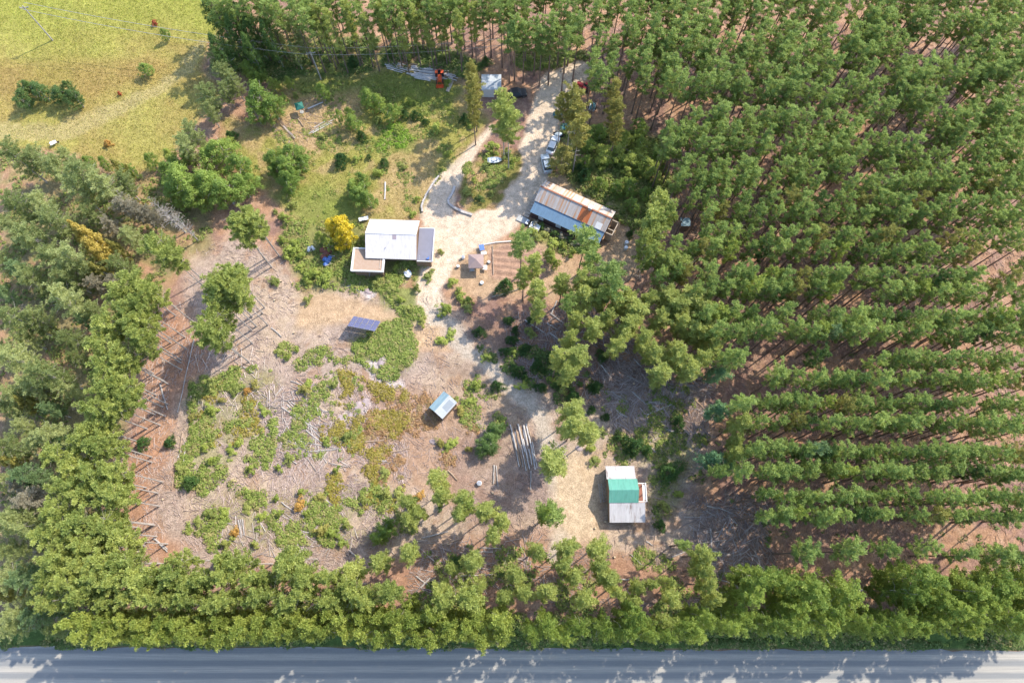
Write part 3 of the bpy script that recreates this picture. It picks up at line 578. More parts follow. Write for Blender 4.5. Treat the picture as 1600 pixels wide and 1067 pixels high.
many('spruce', '788,446,13 749,517,9 778,602,9 810,578,10 842,571,10 865,559,10 941,554,9 931,604,10 895,620,10 845,604,8 947,651,6 1061,659,11 992,696,15 965,684,6 1050,736,15 610,86,7 550,94,10 532,248,12 600,254,8 632,178,8 650,180,8 664,190,6 565,212,9 727,185,9 915,272,13 905,262,9 712,882,9 '
     '800,530,8 790,548,8 820,545,8 795,500,7 830,500,6 870,600,7 805,515,6 1033,820,8 820,590,6 340,880,8 295,752,10 220,692,9 263,690,8 360,210,9 1012,705,9 925,640,6 760,95,8 985,365,6')
many('dec', '293,753,9', hs=.35, tint='dark', desc='dense dark green sapling')
# young growth in the clearing
r = random.Random(11)
BUSHY = ('395,600 405,590 385,612 372,605 465,545 490,555 497,570 480,600 475,608 450,560 440,545 405,590 345,625 330,640 350,660 360,645 365,675 340,690 320,700 300,690 330,720 390,735 433,733 362,705 375,690 415,640 425,675 452,715 528,732 525,752 500,780 545,760 600,740 620,720 575,690 510,690 540,680 580,655 560,600 540,590 520,600 '
         '640,790 625,770 600,770 655,775 685,790 700,700 690,690 710,690 650,690 570,780 560,830 540,820 520,830 480,800 470,790 440,800 430,780 445,820 410,810 385,790 350,800 340,830 330,800 310,815 365,830 400,850 355,850 500,830 535,845 450,770 470,770 300,770 270,800 280,730 265,690 300,650 330,600 '
         '735,625 720,640 745,600 700,545 690,530 705,520 760,560 735,700 740,730 790,560 805,550 770,530 830,520 815,600 930,720 937,690 925,700 1010,770 1040,790 1060,770 1080,700 1090,740 1035,760 1070,790 1100,690 1020,640 905,600 880,610 860,590 690,395 705,440 715,455 730,480 590,440 610,450 625,470 640,480 650,450 670,430 640,410 620,420 660,500 480,470 470,420 430,440 '
         '460,150 480,140 445,155 590,190 640,160 620,200 575,245 505,215 700,240 680,200 430,90 450,100 480,95 530,85 580,95 640,90 700,130 520,110 830,95 850,100 870,92 840,85 430,330 460,320 560,250 590,270 630,260 650,310 645,335 690,90 735,195 790,240 760,260 740,280 800,250 770,300 750,310 730,300 840,370 850,365 865,378 880,385 835,362 895,395 860,395')
for t in BUSHY.split():
    x, y = map(float, t.split(',')); clr = 255 < x < 1100 and y > 520
    if clr and r.random() < .3: continue
    q = r.random(); tint = 'bright' if q < .45 else ('ochre' if q < .62 and clr else ('orange' if q < .64 and clr else ('dark' if q > .96 else None)))
    d = {'bright': 'lime green leafy bush', 'ochre': 'olive-ochre leafy bush', 'orange': 'orange-leaved bush', 'dark': 'deep green leafy bush', None: 'low leafy green bush'}[tint]
    tree('bush', x+r.uniform(-2, 2), y+r.uniform(-2, 2), r.uniform(5, 10.5), tint, hs=r.uniform(.5, .95), desc=d)
print('trees', ntree[0])
# ---------------------------------------------------------------- low growth, grass, slash (uncountable)
def scatter(n, s, seed):
    q = wpoly(s); r = np.random.default_rng(seed); lo = q.min(0); hi = q.max(0); X = r.uniform(lo[0], hi[0], n); Y = r.uniform(lo[1], hi[1], n)
    k = sdf(X, Y, q)+(fbm(X, Y, 4, 3, seed)-.5)*4 > 0; return X[k], Y[k], r
def clumps(areas, name, label, cat, L=.17, W=.1):
    Vs = []; Cs = []
    for i, (s, n, ca, cb, hh, thr) in enumerate(areas):
        X, Y, r = scatter(n, s, 300+i*7); k = (smooth(thr-.03, thr+.16, fbm(X, Y, 3.2, 3, 40+i)) > r.random(len(X))) & (line_mask(X, Y, DRIVES[0]) < .3) & (line_mask(X, Y, DRIVES[1]) < .3) & (line_mask(X, Y, TRACKS[0]) < 0); X = X[k]; Y = Y[k]
        if not len(X): continue
        m = 16; R = r.uniform(.15, .6, len(X)); B = np.repeat(np.c_[X, Y, relief(X, Y)], m, 0); N = len(B); d = r.normal(size=(N, 3)); d /= np.linalg.norm(d, axis=1, keepdims=True); d[:, 2] = abs(d[:, 2])
        Rr = np.repeat(R, m)[:, None]; cen = B+d*Rr*[1, 1, hh]; nr = d+[0, 0, .5]+r.normal(size=(N, 3))*.4; nr /= np.linalg.norm(nr, axis=1, keepdims=True)
        Vs.append(leaf_quads(cen, nr, L*r.uniform(.6, 1.3, N), W*r.uniform(.6, 1.3, N), r))
        t = (np.repeat(r.random(len(X)), m)*.6+r.random(N)*.4)[:, None]; dry = np.repeat(r.random(len(X)) < .22, m)[:, None]; cc = np.array(ca)*(1-t)+np.array(cb)*t; cc = np.where(dry, cc*.35+np.array([.42, .34, .16])*.65, cc); Cs.append(np.repeat(cc, 4, 0))
    V = np.concatenate(Vs); o = link(name, np_mesh(name, V, np.arange(len(V)).reshape(-1, 4), np.concatenate(Cs)), M['leafcol']); tag(o, label, cat, kind='stuff'); print(name, len(V)//4)
gA, gB = (.13, .19, .04), (.38, .44, .11); dA, dB = (.08, .13, .035), (.22, .3, .08); oA, oB = (.22, .18, .03), (.42, .36, .08); rA, rB = (.34, .2, .1), (.5, .32, .16)
clumps([('585,515 630,500 650,530 650,560 600,595 555,565 548,535', 2600, gA, gB, .9, .3), ('440,345 545,345 572,350 572,430 548,430 540,450 470,455 450,420', 1600, gA, gB, .9, .4), ('600,408 685,408 668,440 655,470 668,500 640,498 590,470 540,440 545,428 600,430', 2200, gA, gB, .8, .38),
        ('300,590 420,570 440,600 430,700 400,760 330,780 280,750 290,650', 5200, gA, gB, .9, .5), ('300,770 600,755 660,830 520,850 330,860 290,830', 6500, gA, gB, .9, .48), ('430,530 560,560 560,720 450,720 400,640', 4200, gA, gB, .8, .55),
        ('530,580 640,600 640,660 600,720 520,690', 3200, oA, oB, .6, .42), ('560,620 720,600 750,700 700,770 600,760', 2600, rA, rB, .5, .52), ('300,600 400,590 420,680 320,700', 900, oA, oB, .7, .5), ('500,660 600,650 640,800 520,800', 3200, oA, oB, .7, .53),
        ('740,540 860,540 930,600 900,640 840,600 780,580', 2400, dA, dB, .9, .47), ('700,600 790,580 790,660 740,680 690,650', 1200, gA, gB, .7, .5), ('900,600 1100,600 1100,800 1010,810 1010,720 920,720', 3200, dA, gB, .8, .52),
        ('345,62 620,60 765,100 740,122 610,106 430,126 330,105', 7000, dA, dB, 1.3, .38), ('870,195 1040,215 1060,330 990,360 890,290 885,240', 5200, dA, gB, 1.6, .36), ('830,345 910,390 880,402 822,368', 900, dA, gB, .9, .4),
        ('0,235 225,275 340,300 330,380 230,470 180,700 100,960 0,1000', 9000, dA, gB, 1.2, .45), ('0,1000 1600,1003 1600,1012 0,1009', 5200, dA, (.2, .27, .08), .7, .3), ('90,950 1600,955 1600,1004 60,1004', 9000, dA, gB, .9, .42),
        ('425,190 440,125 720,125 755,190 700,262 668,338 560,345 455,345', 4200, gA, gB, .4, .56), ('590,200 625,190 648,215 640,236 596,232', 900, gA, (.3, .5, .05), .7, .25), ('715,265 760,240 810,245 780,285 730,300 712,290', 1400, gA, gB, .5, .4),
        ('820,80 920,80 900,105 840,110 800,100', 900, dA, gB, 1.2, .35), ('640,850 1150,860 1150,960 640,960', 4200, dA, gB, .6, .56), ('1100,600 1600,400 1600,860 1150,860', 3000, dA, dB, .6, .56)],
       'ground_cover', 'low weeds, ferns and brambles growing over the clearing and wood edges', 'ground cover')
def grass(areas):
    Vs = []; Cs = []
    for i, (s, n, h) in enumerate(areas):
        X, Y, r = scatter(n, s, 500+i); cc, mk = zone_colour(X, Y); k = mk['drive'] < .3; X, Y, cc = X[k], Y[k], cc[k]; N = len(X); Z = relief(X, Y)
        a = r.uniform(0, 6.28, N); hh = h*r.uniform(.5, 1.4, N); wd = r.uniform(.05, .13, N); tx = r.normal(size=N)*.3*hh*2; ty = r.normal(size=N)*.3*hh*2
        V = np.stack([np.c_[X-np.cos(a)*wd, Y-np.sin(a)*wd, Z-.02], np.c_[X+np.cos(a)*wd, Y+np.sin(a)*wd, Z-.02], np.c_[X+tx, Y+ty, Z+hh]], 1).reshape(-1, 3); Vs.append(V)
        Cs.append(np.repeat(cc*r.uniform(1.0, 1.45, (N, 1))*np.array([.95, 1.05, .9]), 3, 0))
    V = np.concatenate(Vs); o = link('grass', np_mesh('grass', V, np.arange(len(V)).reshape(-1, 3), np.clip(np.concatenate(Cs), 0, .8)), M['leafcol']); tag(o, 'dry yellow and green grass of the meadow and lawn', 'grass', kind='stuff')
grass([(FIELD, 46000, .2), (LAWN, 34000, .16), ('450,125 620,112 720,135 715,175 640,180 560,135 470,150', 6000, .2), ('716,298 722,268 752,238 792,226 816,240 812,275 790,305 768,325 740,334 718,322', 3000, .2)])
SAND = wpoly('465,462 520,455 545,468 600,478 640,500 650,530 600,520 540,508 500,520 468,510')
def sticks(areas):
    V = []; Cc = []
    for i, (s, n, l0, l1, w0, w1, ca, cb, thr) in enumerate(areas):
        X, Y, r = scatter(n, s, 700+i); k = (fbm(X, Y, 5, 3, 60+i) > thr) & (sdf(X, Y, SAND) < -.3) & (sdf(X, Y, wpoly(SANDY)) < 0) & (line_mask(X, Y, TRACKS[0]) < 0); X, Y = X[k], Y[k]; N = len(X); Z = relief(X, Y)
        th = fbm(X, Y, 9, 2, 66)*9+r.normal(size=N)*.7; l = r.uniform(l0, l1, N)*r.uniform(.4, 1, N); w_ = r.uniform(w0, w1, N); dx = np.cos(th); dy = np.sin(th); dz = r.normal(size=N)*.06
        a = np.c_[X-dx*l/2, Y-dy*l/2, Z+.03-dz]; b = np.c_[X+dx*l/2, Y+dy*l/2, Z+.03+dz]; px = np.c_[-dy, dx, dx*0]*w_[:, None]; up = np.c_[dx*0, dx*0, w_*1.6]
        V.append(np.stack([a-px, b-px*.6, b+up, a+up, a+up, b+up, b+px*.6, a+px], 1).reshape(-1, 3))
        t = r.random((N, 1)); Cc.append(np.repeat(np.array(ca)*(1-t)+np.array(cb)*t, 8, 0))
    V = np.concatenate(V); o = link('slash_debris', np_mesh('slash_debris', V, np.arange(len(V)).reshape(-1, 4), np.concatenate(Cc)), M['litter']); tag(o, 'pale twigs, bark and broken branches littering the cleared ground', 'debris', kind='stuff')
pa, pb = (.52, .42, .37), (.3, .22, .19); ga, gb_ = (.45, .4, .38), (.2, .15, .13)
sticks([('410,610 480,600 540,690 540,720 430,730', 180, 2, 6, .05, .1, (.5, .46, .43), (.3, .26, .24), .3), ('330,800 540,800 560,850 420,880 330,850', 180, 1.5, 5, .05, .09, (.5, .46, .43), (.3, .26, .24), .3), ('930,590 1110,600 1110,700 960,690', 320, 1.5, 5, .05, .1, (.58, .5, .47), (.34, .28, .26), .3), ('1060,790 1180,790 1190,880 1110,900', 180, 1.5, 5, .05, .09, (.55, .5, .48), (.3, .26, .25), .3), ('640,850 860,840 860,920 640,930', 200, 1.5, 4.5, .04, .09, (.6, .5, .45), (.3, .26, .25), .3), ('300,560 420,540 400,640 300,660', 120, 1.5, 4.5, .04, .08, (.6, .5, .45), (.4, .36, .3), .3), (CLEAR, 15000, .5, 2.2, .02, .05, pa, pb, .4), ('400,600 560,600 640,700 640,840 420,840 400,700', 7000, .5, 2.6, .02, .06, (.6, .5, .46), pb, .4), ('300,740 600,760 620,880 420,900 300,860', 3000, .5, 2.6, .02, .06, pa, pb, .4),
        ('920,560 1120,590 1110,690 1090,700 960,680 900,620', 3600, .6, 3, .03, .07, pa, gb_, .3), ('1080,770 1210,760 1210,880 1120,900 1060,850', 2600, .6, 3, .03, .07, pa, gb_, .35), ('780,490 960,480 1050,600 900,600 800,600', 3400, .5, 2.4, .02, .06, ga, gb_, .35),
        ('1030,200 1640,240 1640,870 1180,870 1100,600 1030,460', 22000, .3, 1.6, .015, .04, (.55, .42, .35), gb_, .4), ('600,40 1640,0 1640,240 900,130', 9000, .4, 1.8, .02, .05, (.55, .42, .35), gb_, .42), ('200,420 330,480 330,600 250,800 240,900 180,880 200,640', 3500, .5, 2.5, .02, .05, pa, pb, .4),
        ('640,850 1120,860 1120,950 640,950', 6000, .4, 2.2, .02, .05, pa, gb_, .42), ('420,200 500,150 560,170 450,240', 700, .4, 1.6, .02, .05, pa, pb, .3)])
# loose stones along the drive and in the clearing
# ---------------------------------------------------------------- individual logs
def log(x0, y0, x1, y1, r=.13, z=.15, mat='log', label=None, group=None, r1=None, z1=None):
    a = P(x0, y0, z); b = P(x1, y1, z1 if z1 is not None else z); m = (a+b)/2; g = gz(m.x, m.y)
    o = None; mb = MB(); d = b-a; n = 4; rr = random.Random(int(x0*3+y0*5+x1)); side = Vector((-d.y, d.x, 0)).normalized()
    p = [a-m+d*(k/n)+side*rr.uniform(-.05, .05)+Vector((0, 0, g+(z if z1 is None else 0)+rr.uniform(-.02, .02)*0)) for k in range(n+1)]
    if z1 is not None: p = [q+Vector((0, 0, m.z)) for q in p]
    e = r*.72 if r1 is None else r1; mb.path([Vector((q.x, q.y, q.z)) for q in p], [r+(e-r)*k/n for k in range(n+1)], 8)
    o = mb.build('log', M[mat]); o.location = (m.x, m.y, 0); o['category'] = 'log'; o['group'] = group or 'single felled logs and poles lying on the ground'
    if label: o['label'] = label
    else: later(o, m, 'log'+mat, 'grey fallen log' if mat == 'log_grey' else 'brown fallen log')
    return o
for s in ('303,532,278,644 424,512,440,526 366,569,377,586 378,567,393,572 380,573,397,583 352,625,375,605 448,632,512,695 440,636,470,655 455,628,487,650 462,650,507,678 478,672,511,698 463,688,535,702 484,705,525,702 520,582,540,569 500,654,514,662 455,595,480,605 '
          '285,675,275,760 290,700,282,755 272,740,268,765 278,715,290,690 405,760,407,840 373,812,377,838 376,811,378,840 379,811,382,836 382,812,384,838 430,815,448,850 442,820,449,850 396,840,394,850 472,830,495,834 484,820,496,834 440,785,465,802 500,775,530,795 470,790,477,820 '
          '955,616,980,632 957,613,982,628 988,612,1010,632 1018,632,1038,648 1040,625,1054,637 1013,628,1040,631 1010,648,1050,632 980,587,1010,602 968,645,980,652 1040,671,1065,677 995,650,1008,662 1015,697,1030,712 1083,622,1100,638 1103,607,1120,610 1104,790,1122,794 1122,793,1150,805 1103,798,1120,808 1098,857,1148,868 1110,825,1112,860 1092,795,1090,808 '
          '772,726,771,755 775,727,778,760 830,735,829,765 570,640,578,655 583,603,594,566 657,918,672,902 602,297,603,312 1010,845,1020,852 985,865,1002,882 960,905,985,905 1050,870,1070,862 1125,905,1145,912 712,900,770,897 750,855,790,857 740,862,770,862 650,900,670,915 660,840,700,830 690,850,720,842 545,860,560,872 240,840,262,858 250,850,262,862 222,885,250,888 '
          '250,600,262,640 560,690,600,688 585,718,610,722 610,706,640,700 700,735,715,750 790,720,800,700 820,500,850,520 860,490,880,505 855,505,870,515 836,530,860,533 880,525,905,530 870,470,862,490 860,520,874,532 1015,511,1034,507 990,560,1005,575 940,570,955,590').split():
    v = list(map(float, s.split(','))); log(*v, r=random.uniform(.09, .16), z=.1, mat='log_grey' if random.random() < .75 else 'log_brown')
def pile(c0, c1, n, spread, rad, label, group, mats=('log',), tiers=2, seed=1):
    """n parallel logs; c0,c1: photo pixels of the axis of the first log, spread: pixel offset to the last"""
    r = random.Random(seed)
    for t in range(tiers):
        m = n if t == 0 else n//2
        for k in range(m):
            f = ((k+r.uniform(-.15, .15))/n) if t == 0 else (2*k+.5+r.uniform(-.4, .4))/n; j = r.uniform(-9, 9); j2 = r.uniform(-9, 9); dx, dy = spread[0]*f, spread[1]*f; L = math.hypot(c1[0]-c0[0], c1[1]-c0[1]); ux, uy = (c1[0]-c0[0])/L, (c1[1]-c0[1])/L
            sk = r.uniform(-.4, .4)
            log(c0[0]+dx+ux*j+sk*uy, c0[1]+dy+uy*j, c1[0]+dx+ux*j2-sk*uy, c1[1]+dy+uy*j2+sk*.6, r=rad*r.uniform(.8, 1.2), z=rad+t*rad*1.7, mat=r.choice(('log', 'log', 'log', 'log_brown')),
                label=label % (ordn(k+1), ('bottom', 'middle', 'top')[t if tiers > 2 else t*2]), group=group)
pile((797, 668), (806, 706), 10, (32, -2), .13, 'grey log, %s from the left in the %s layer of the pile\'s far end', 'logs of the pile in the clearing', seed=2)
pile((805, 694), (812, 731), 10, (30, -1), .13, 'grey log, %s from the left in the %s layer of the pile\'s near end', 'logs of the pile in the clearing', seed=3)
pile((650, 102), (700, 107), 9, (-6, 20), .14, 'grey log, %s from the top in the %s layer of the pile by the tractor', 'logs of the pile beside the tractor', seed=4)
pile((643, 113), (682, 122), 6, (-4, 9), .14, 'grey log, %s from the top in the %s layer of the near tractor pile', 'logs of the pile beside the tractor', tiers=1, seed=5)
pile((697, 112), (716, 119), 5, (-2, 11), .13, 'grey log, %s from the top in the %s layer right of the tractor', 'logs of the pile beside the tractor', tiers=1, seed=6)
pile((605, 95), (634, 103), 6, (-3, 15), .13, 'grey log, %s from the top in the %s layer of the small far pile', 'logs of the small pile left of the tractor pile', tiers=1, seed=7)
pile((484, 204), (514, 187), 4, (6, 6), .09, 'long pole, %s from the top in the %s layer beside the green umbrella', 'poles stacked near the green umbrella', tiers=1, seed=8)
pile((440, 190), (458, 209), 4, (-4, 5), .09, 'pale pole, %s from the right in the %s layer left of the green umbrella', 'pale poles heaped left of the green umbrella', tiers=1, seed=9)
log(481, 171, 505, 160, .14, .15, 'log', 'rough grey log lying right of the green umbrella'); log(466, 186, 474, 198, .13, .15, 'log_brown', 'dark brown beam lying below the green umbrella')
log(602, 285, 601, 312, .16, .15, 'log', 'single pale squared timber lying on the lawn above the white-roofed house')
# ---------------------------------------------------------------- buildings
def frame(p0, p1, z):
    """origin and rotation from two photo pixels at height z"""
    a = P(*p0, z); b = P(*p1, z); return a, math.atan2(b.y-a.y, b.x-a.x), (b-a).length
def root(name, a, rz, label, cat):
    return empty(name, (a.x, a.y, gz(a.x, a.y)-.05), rz, label, cat)
def gable(t, L, W, ze, zr, mat, wall, ov=.3, inset=0, x0=0, y0=0, name='roof', wmat=None, zfar=None, th=.07):
    """roof along x; near eave y0, far eave y0+W"""
    zf = ze if zfar is None else zfar; ym = y0+W/2; mb = MB()
    mb.box(x0, x0+L, y0+inset, y0+W, -.3, ze-.12)
    mb.add([(x0, y0, ze-.12), (x0, y0+W, ze-.12), (x0, ym, zr-.12), (x0+L, y0, ze-.12), (x0+L, y0+W, ze-.12), (x0+L, ym, zr-.12)], [(0, 2, 1), (3, 4, 5), (0, 3, 5, 2), (1, 2, 5, 4)])
    if wall: mb.build('wall', M[wall], t)
    s = (zr-ze)/(W/2)
    rf = MB(); rf.slab([(x0-ov, y0-ov, ze-ov*s), (x0+L+ov, y0-ov, ze-ov*s), (x0+L+ov, ym, zr), (x0-ov, ym, zr)], th); rf.slab([(x0-ov, ym, zr), (x0+L+ov, ym, zr), (x0+L+ov, y0+W+ov, zf-ov*s), (x0-ov, y0+W+ov, zf-ov*s)], th)
    return rf.build(name, M[mat], t)
def window(t, x, y, z, w_, h, ax, mat='glass'):
    """window on a wall; ax 'x' wall runs along x facing -y, 'y' wall runs along y facing +-x"""
    f = MB(); g = MB()
    if ax == 'x': f.box(x-w_/2-.06, x+w_/2+.06, y-.05, y, z-.06, z+h+.06); g.box(x-w_/2, x+w_/2, y-.065, y-.052, z, z+h)
    else: f.box(x, x+.05, y-w_/2-.06, y+w_/2+.06, z-.06, z+h+.06); g.box(x+.052, x+.065, y-w_/2, y+w_/2, z, z+h)
    o = f.build('window', M['trim_white'], t); g.build('pane', M[mat], o)
def door(t, x, y, w_, h, mat='wall_wood'):
    f = MB(); f.box(x-w_/2, x+w_/2, y-.06, y-.002, .1, h); o = f.build('door', M[mat], t); k = MB(); k.box(x+w_/2-.16, x+w_/2-.1, y-.11, y-.062, h*.45, h*.45+.12); k.build('handle', M['metal'], o)
def ladder(name, p0, p1, z0, z1, w_, label, mat='metal', n=8):
    a = P(*p0, z0); b = P(*p1, z1); d = (b-a); sd_ = Vector((-d.y, d.x, 0)); sd_ = sd_.normalized()*w_/2 if sd_.length > 1e-3 else Vector((w_/2, 0, 0)); r_ = MB(); s_ = MB()
    o = empty(name, (a.x, a.y, 0), 0, label, 'ladder'); A = Vector((0, 0, z0)); B = A+d
    for k in (-1, 1):
        q = MB(); q.tube(A+sd_*k, B+sd_*k, .035, n=5); q.build('rail', M[mat], o)
    for k in range(n): c = A+d*((k+.5)/n); s_.tube(c-sd_, c+sd_, .025, n=5)
    s_.build('rungs', M[mat], o)
# house
A, rz, L = frame((573.3, 401), (648.3, 403.4), 3.5)
W = 7.3; t = root('white_roofed_house', A, rz, 'house with a large white metal gable roof, a grey side roof and a brown-topped porch', 'house')
gable(t, L, W, 3.5, 5.6, 'white_roof', 'wall_wood', .25, .8)
for q in ((3.4, 1.4), (7.4, 1.9)): v = MB(); v.tube((q[0], q[1], 3.9), (q[0], q[1], 4.5), .05, n=8); v.tube((q[0], q[1], 4.51), (q[0], q[1], 4.56), .08, n=8); v.build('vent_pipe', M['metal'], t)
v = MB(); v.slab([(4.6, 2.75, 5.105), (5.3, 2.75, 5.105), (5.3, 3.45, 5.51), (4.6, 3.45, 5.51)], .02); v.build('roof_patch', plain('patch_pink', C(222, 200, 205), .6, .1), t)
v = MB(); v.box(-.2, L+.2, W/2-.12, W/2+.12, 5.58, 5.64); v.build('ridge_cap', M['trim_white'], t)
for x in (4.5, 6.4, 8): window(t, x, .8, 1.2, 1, 1.1, 'x')
door(t, 7.2, .8, .7, 2.1)
lw = MB(); lw.box(L+.03, L+2.65, -.2+.2, 6.0, -.3, 2.75); lw.build('side_wall', M['wall_wood'], t)
lr = MB(); lr.slab([(L+.27, -.2, 2.8), (L+3.0, -.2, 2.72), (L+3.0, 6.2, 2.9), (L+.27, 6.2, 3.0)], .1); lr.build('side_roof', M['grey_roof'], t)
e = MB(); e.box(L+2.98, L+3.1, -.28, 6.3, 2.66, 2.96); e.box(L+.27, L+3.1, -.3, -.2, 2.6, 2.86); e.box(L+.27, L+3.1, 6.2, 6.3, 2.85, 3.02); e.build('roof_edge', M['trim_white'], t)
e = MB(); e.box(L+2.0, L+2.5, .1, .35, 2.8, 3.0); e.box(L+2.3, L+2.42, .35, .7, 2.8, 2.95); e.build('tool_box', M['blue'], t)
PA, prz, PL = frame((549, 422), (598, 426), 3.1); loc = Matrix.Rotation(-rz, 3, 'Z')@(PA-A); ww = 4.2
pw = MB(); pw.box(loc.x+.3, loc.x+PL-.3, loc.y+.3, loc.y+ww-.2, -.3, 2.75); pw.build('porch_wall', M['wall_wood'], t)
pr_ = MB(); pr_.box(loc.x+.05, loc.x+PL-.05, loc.y+.05, loc.y+ww-.05, 2.76, 3.02); pr_.build('porch_roof', M['gravel_roof'], t)
e = MB(); x0, x1, y0, y1 = loc.x, loc.x+PL, loc.y, loc.y+ww
e.box(x0-.12, x0+.22, y0, y1, 2.8, 3.2); e.box(x1-.22, x1+.12, y0, y1, 2.8, 3.2); e.box(x0-.12, x1+.12, y0-.2, y0-.003, 2.8, 3.19); e.box(x0-.12, x1+.12, y1+.003, y1+.2, 2.8, 3.19); e.build('parapet', M['trim_white'], t)
e = MB(); e.box(x0+2.8, x1-1.0, y1-1.1, y1-.4, 3.025, 3.05); e.build('plywood_sheet', M['orange_ply'], t); e = MB(); e.box(x1-.7, x1-.6, y0+.4, y1-.5, 3.025, 3.12); e.build('plank', M['plank'], t)
ladder('ladder', (578, 431), (578, 424), 0, 3.1, .45, 'metal ladder leaning against the front of the brown porch roof'); ladder('ladder', (656, 413), (655.5, 402), 0, 2.9, .45, 'pale ladder leaning below the grey side roof of the house', 'trim_white')
# white shelf / awning top-left of house
a, z_, l_ = frame((561, 345.5), (577, 342), .6); t = root('white_table', a, z_, 'long low white table standing at the far left corner of the white-roofed house', 'table')
v = MB(); v.box(0, 1.8, -.1, .65, .62, .7); v.build('table_top', M['white'], t)
for x in (.15, 1.65):
    for y in (0, .5): v = MB(); v.tube((x, y, -.1), (x, y, .61), .04, n=5); v.build('leg', M['metal'], t)
# barn
A, rz, L = frame((829.5, 331.5), (935.5, 380), 2.4)
t = root('rusty_roofed_barn', A, rz, 'long barn with a rust-streaked metal gable roof and a blue lean-to roof', 'barn')
Dv = P(834.8, 312.5, 3.3)-P(830.2, 330.9, 2.4); y1 = 2.15; y2 = y1+2.25; y3 = y2+2.3
v = MB(); v.box(0, L, .25, y3-.2, -.3, 2.25); v.add([(0, .25, 2.25), (0, y1, 3.1), (0, y2, 4.6), (0, y3-.2, 3.4), (0, y3-.2, 2.25), (L, .25, 2.25), (L, y1, 3.1), (L, y2, 4.6), (L, y3-.2, 3.4), (L, y3-.2, 2.25)], [(0, 1, 2, 3, 4), (9, 8, 7, 6, 5)]); v.build('wall', M['wall_dark'], t)
v = MB(); v.slab([(-.2, 0, 2.4), (L+.1, 0, 2.4), (L+.1, y1, 3.15), (-.2, y1, 3.15)], .07); v.build('lean_to_roof', M['blue_roof'], t)
v = MB(); v.slab([(-.3, y1-.12, 3.3), (L+.2, y1-.12, 3.3), (L+.2, y2, 4.8), (-.3, y2, 4.8)], .07); v.slab([(-.3, y2, 4.8), (L+.2, y2, 4.8), (L+.2, y3, 3.5), (-.3, y3, 3.5)], .07); v.build('roof', M['rust_roof'], t)
v = MB(); v.slab([(8.3, y1-.1, 3.325), (10.4, y1-.1, 3.325), (10.4, y2-.1, 4.745), (8.3, y2-.1, 4.745)], .02); v.build('rusted_sheets', M['rust_patch'], t)
v = MB(); v.slab([(11.9, y1-.1, 3.33), (13.1, y1-.1, 3.33), (13.1, y2-1.1, 4.1), (11.9, y2-1.1, 4.1)], .02); v.build('pale_sheet', M['trim_white'], t)
v = MB(); v.box(-.3, L+.2, y2-.13, y2+.13, 4.78, 4.86); v.build('ridge_cap', M['rust_trim'], t)
v = MB(); v.box(9.5, 10.1, y2-.35, y2+.25, 4.5, 5.5); ch = v.build('chimney', M['silver'], t); v = MB(); v.box(9.42, 10.18, y2-.43, y2+.33, 5.5, 5.6); v.build('chimney_cap', M['white'], ch)
for x in (2.0, 5.6, 9.6): window(t, x, .25, .9, .9, .9, 'x', 'window_pale')
v = MB(); v.box(L+.25, L+1.5, y1+.3, y1+.45, .0, 2.6); v.box(L+.25, L+1.5, y2+.9, y2+1.05, 0, 2.6); v.box(L+1.4, L+1.55, y1+.3, y2+1.05, 2.5, 2.62); v.box(L+.25, L+1.5, y1+1.2, y1+1.35, 2.48, 2.6); v.build('porch_frame', M['plank'], t)
v = MB()
for k in range(9): v.box(-1.35, -.35, -.3+k*.6, .2+k*.6, .45+k*.12, .52+k*.12)
v.build('ramp_deck', M['plank'], t); v = MB(); v.box(-1.42, -1.35, -.3, 5.1, .9, .98); v.box(-1.42, -1.35, -.3, -.2, -.2, .95); v.box(-1.42, -1.35, 2.4, 2.5, -.2, 1.5); v.box(-1.42, -1.35, 5, 5.1, -.2, 2); v.build('railing', M['plank'], t)
v = MB(); v.box(-2.3, -.2, -1.6, -.4, -.2, .3); v.build('landing', M['concrete'], t)
v = MB(); v.box(1.4, 3.2, y3+.5, y3+1.3, -.1, .45, .1, .05); o = v.build('scrap_heap', M['silver']); o.matrix_world = Matrix.Translation(t.location)@Matrix.Rotation(rz, 4, 'Z'); tag(o, 'low white sheet-metal box lying behind the rusty-roofed barn', 'scrap box')
v = MB()
for k in range(5): v.lump((3.6+k*.45, y3+.9, .1), (.5, .45, .35), 2, .15, k)
o = v.build('green_tarp', M['green_tarp']); o.matrix_world = Matrix.Translation(t.location)@Matrix.Rotation(rz, 4, 'Z'); tag(o, 'green tarp heaped behind the rusty-roofed barn', 'tarp')
# shrubs along the barn front
for k in range(7): q = Matrix.Rotation(rz, 3, 'Z')@Vector((1.3+k*1.45, -.9, 0))+A; q.z = 0; tree('bush', *proj(q), 7, 'dark' if k % 2 else 'grey', base=True, desc='barn-front shrub')
# cabin
A, rz, L = frame((952.6, 784.3), (997.3, 784), 3.1); W = 3.6
t = root('green_roofed_cabin', A, rz, 'small cabin with a teal green gable roof between two white lean-to roofs', 'cabin')
gable(t, L, W, 3.1, 4.2, 'green_roof', 'wall_wood', .08); 
v = MB(); v.box(.05, L-.1, -2.9, -.002, -.3, 1.95); v.box(.05, L-.1, W+.002, W+2.1, -.3, 1.85); v.build('lean_to_wall', M['wall_wood'], t)
v = MB(); v.slab([(0, -3.1, 2.1), (L+1.15, -3.1, 2.1), (L+1.15, -.08, 2.95), (0, -.08, 2.95)], .06); v.build('near_lean_to_roof', M['tin_roof'], t)
v = MB(); v.slab([(-.25, W+.08, 2.98), (L-.1, W+.08, 2.98), (L-.1, W+2.3, 2.05), (-.25, W+2.3, 2.05)], .06); v.build('far_lean_to_roof', M['tin_roof'], t)
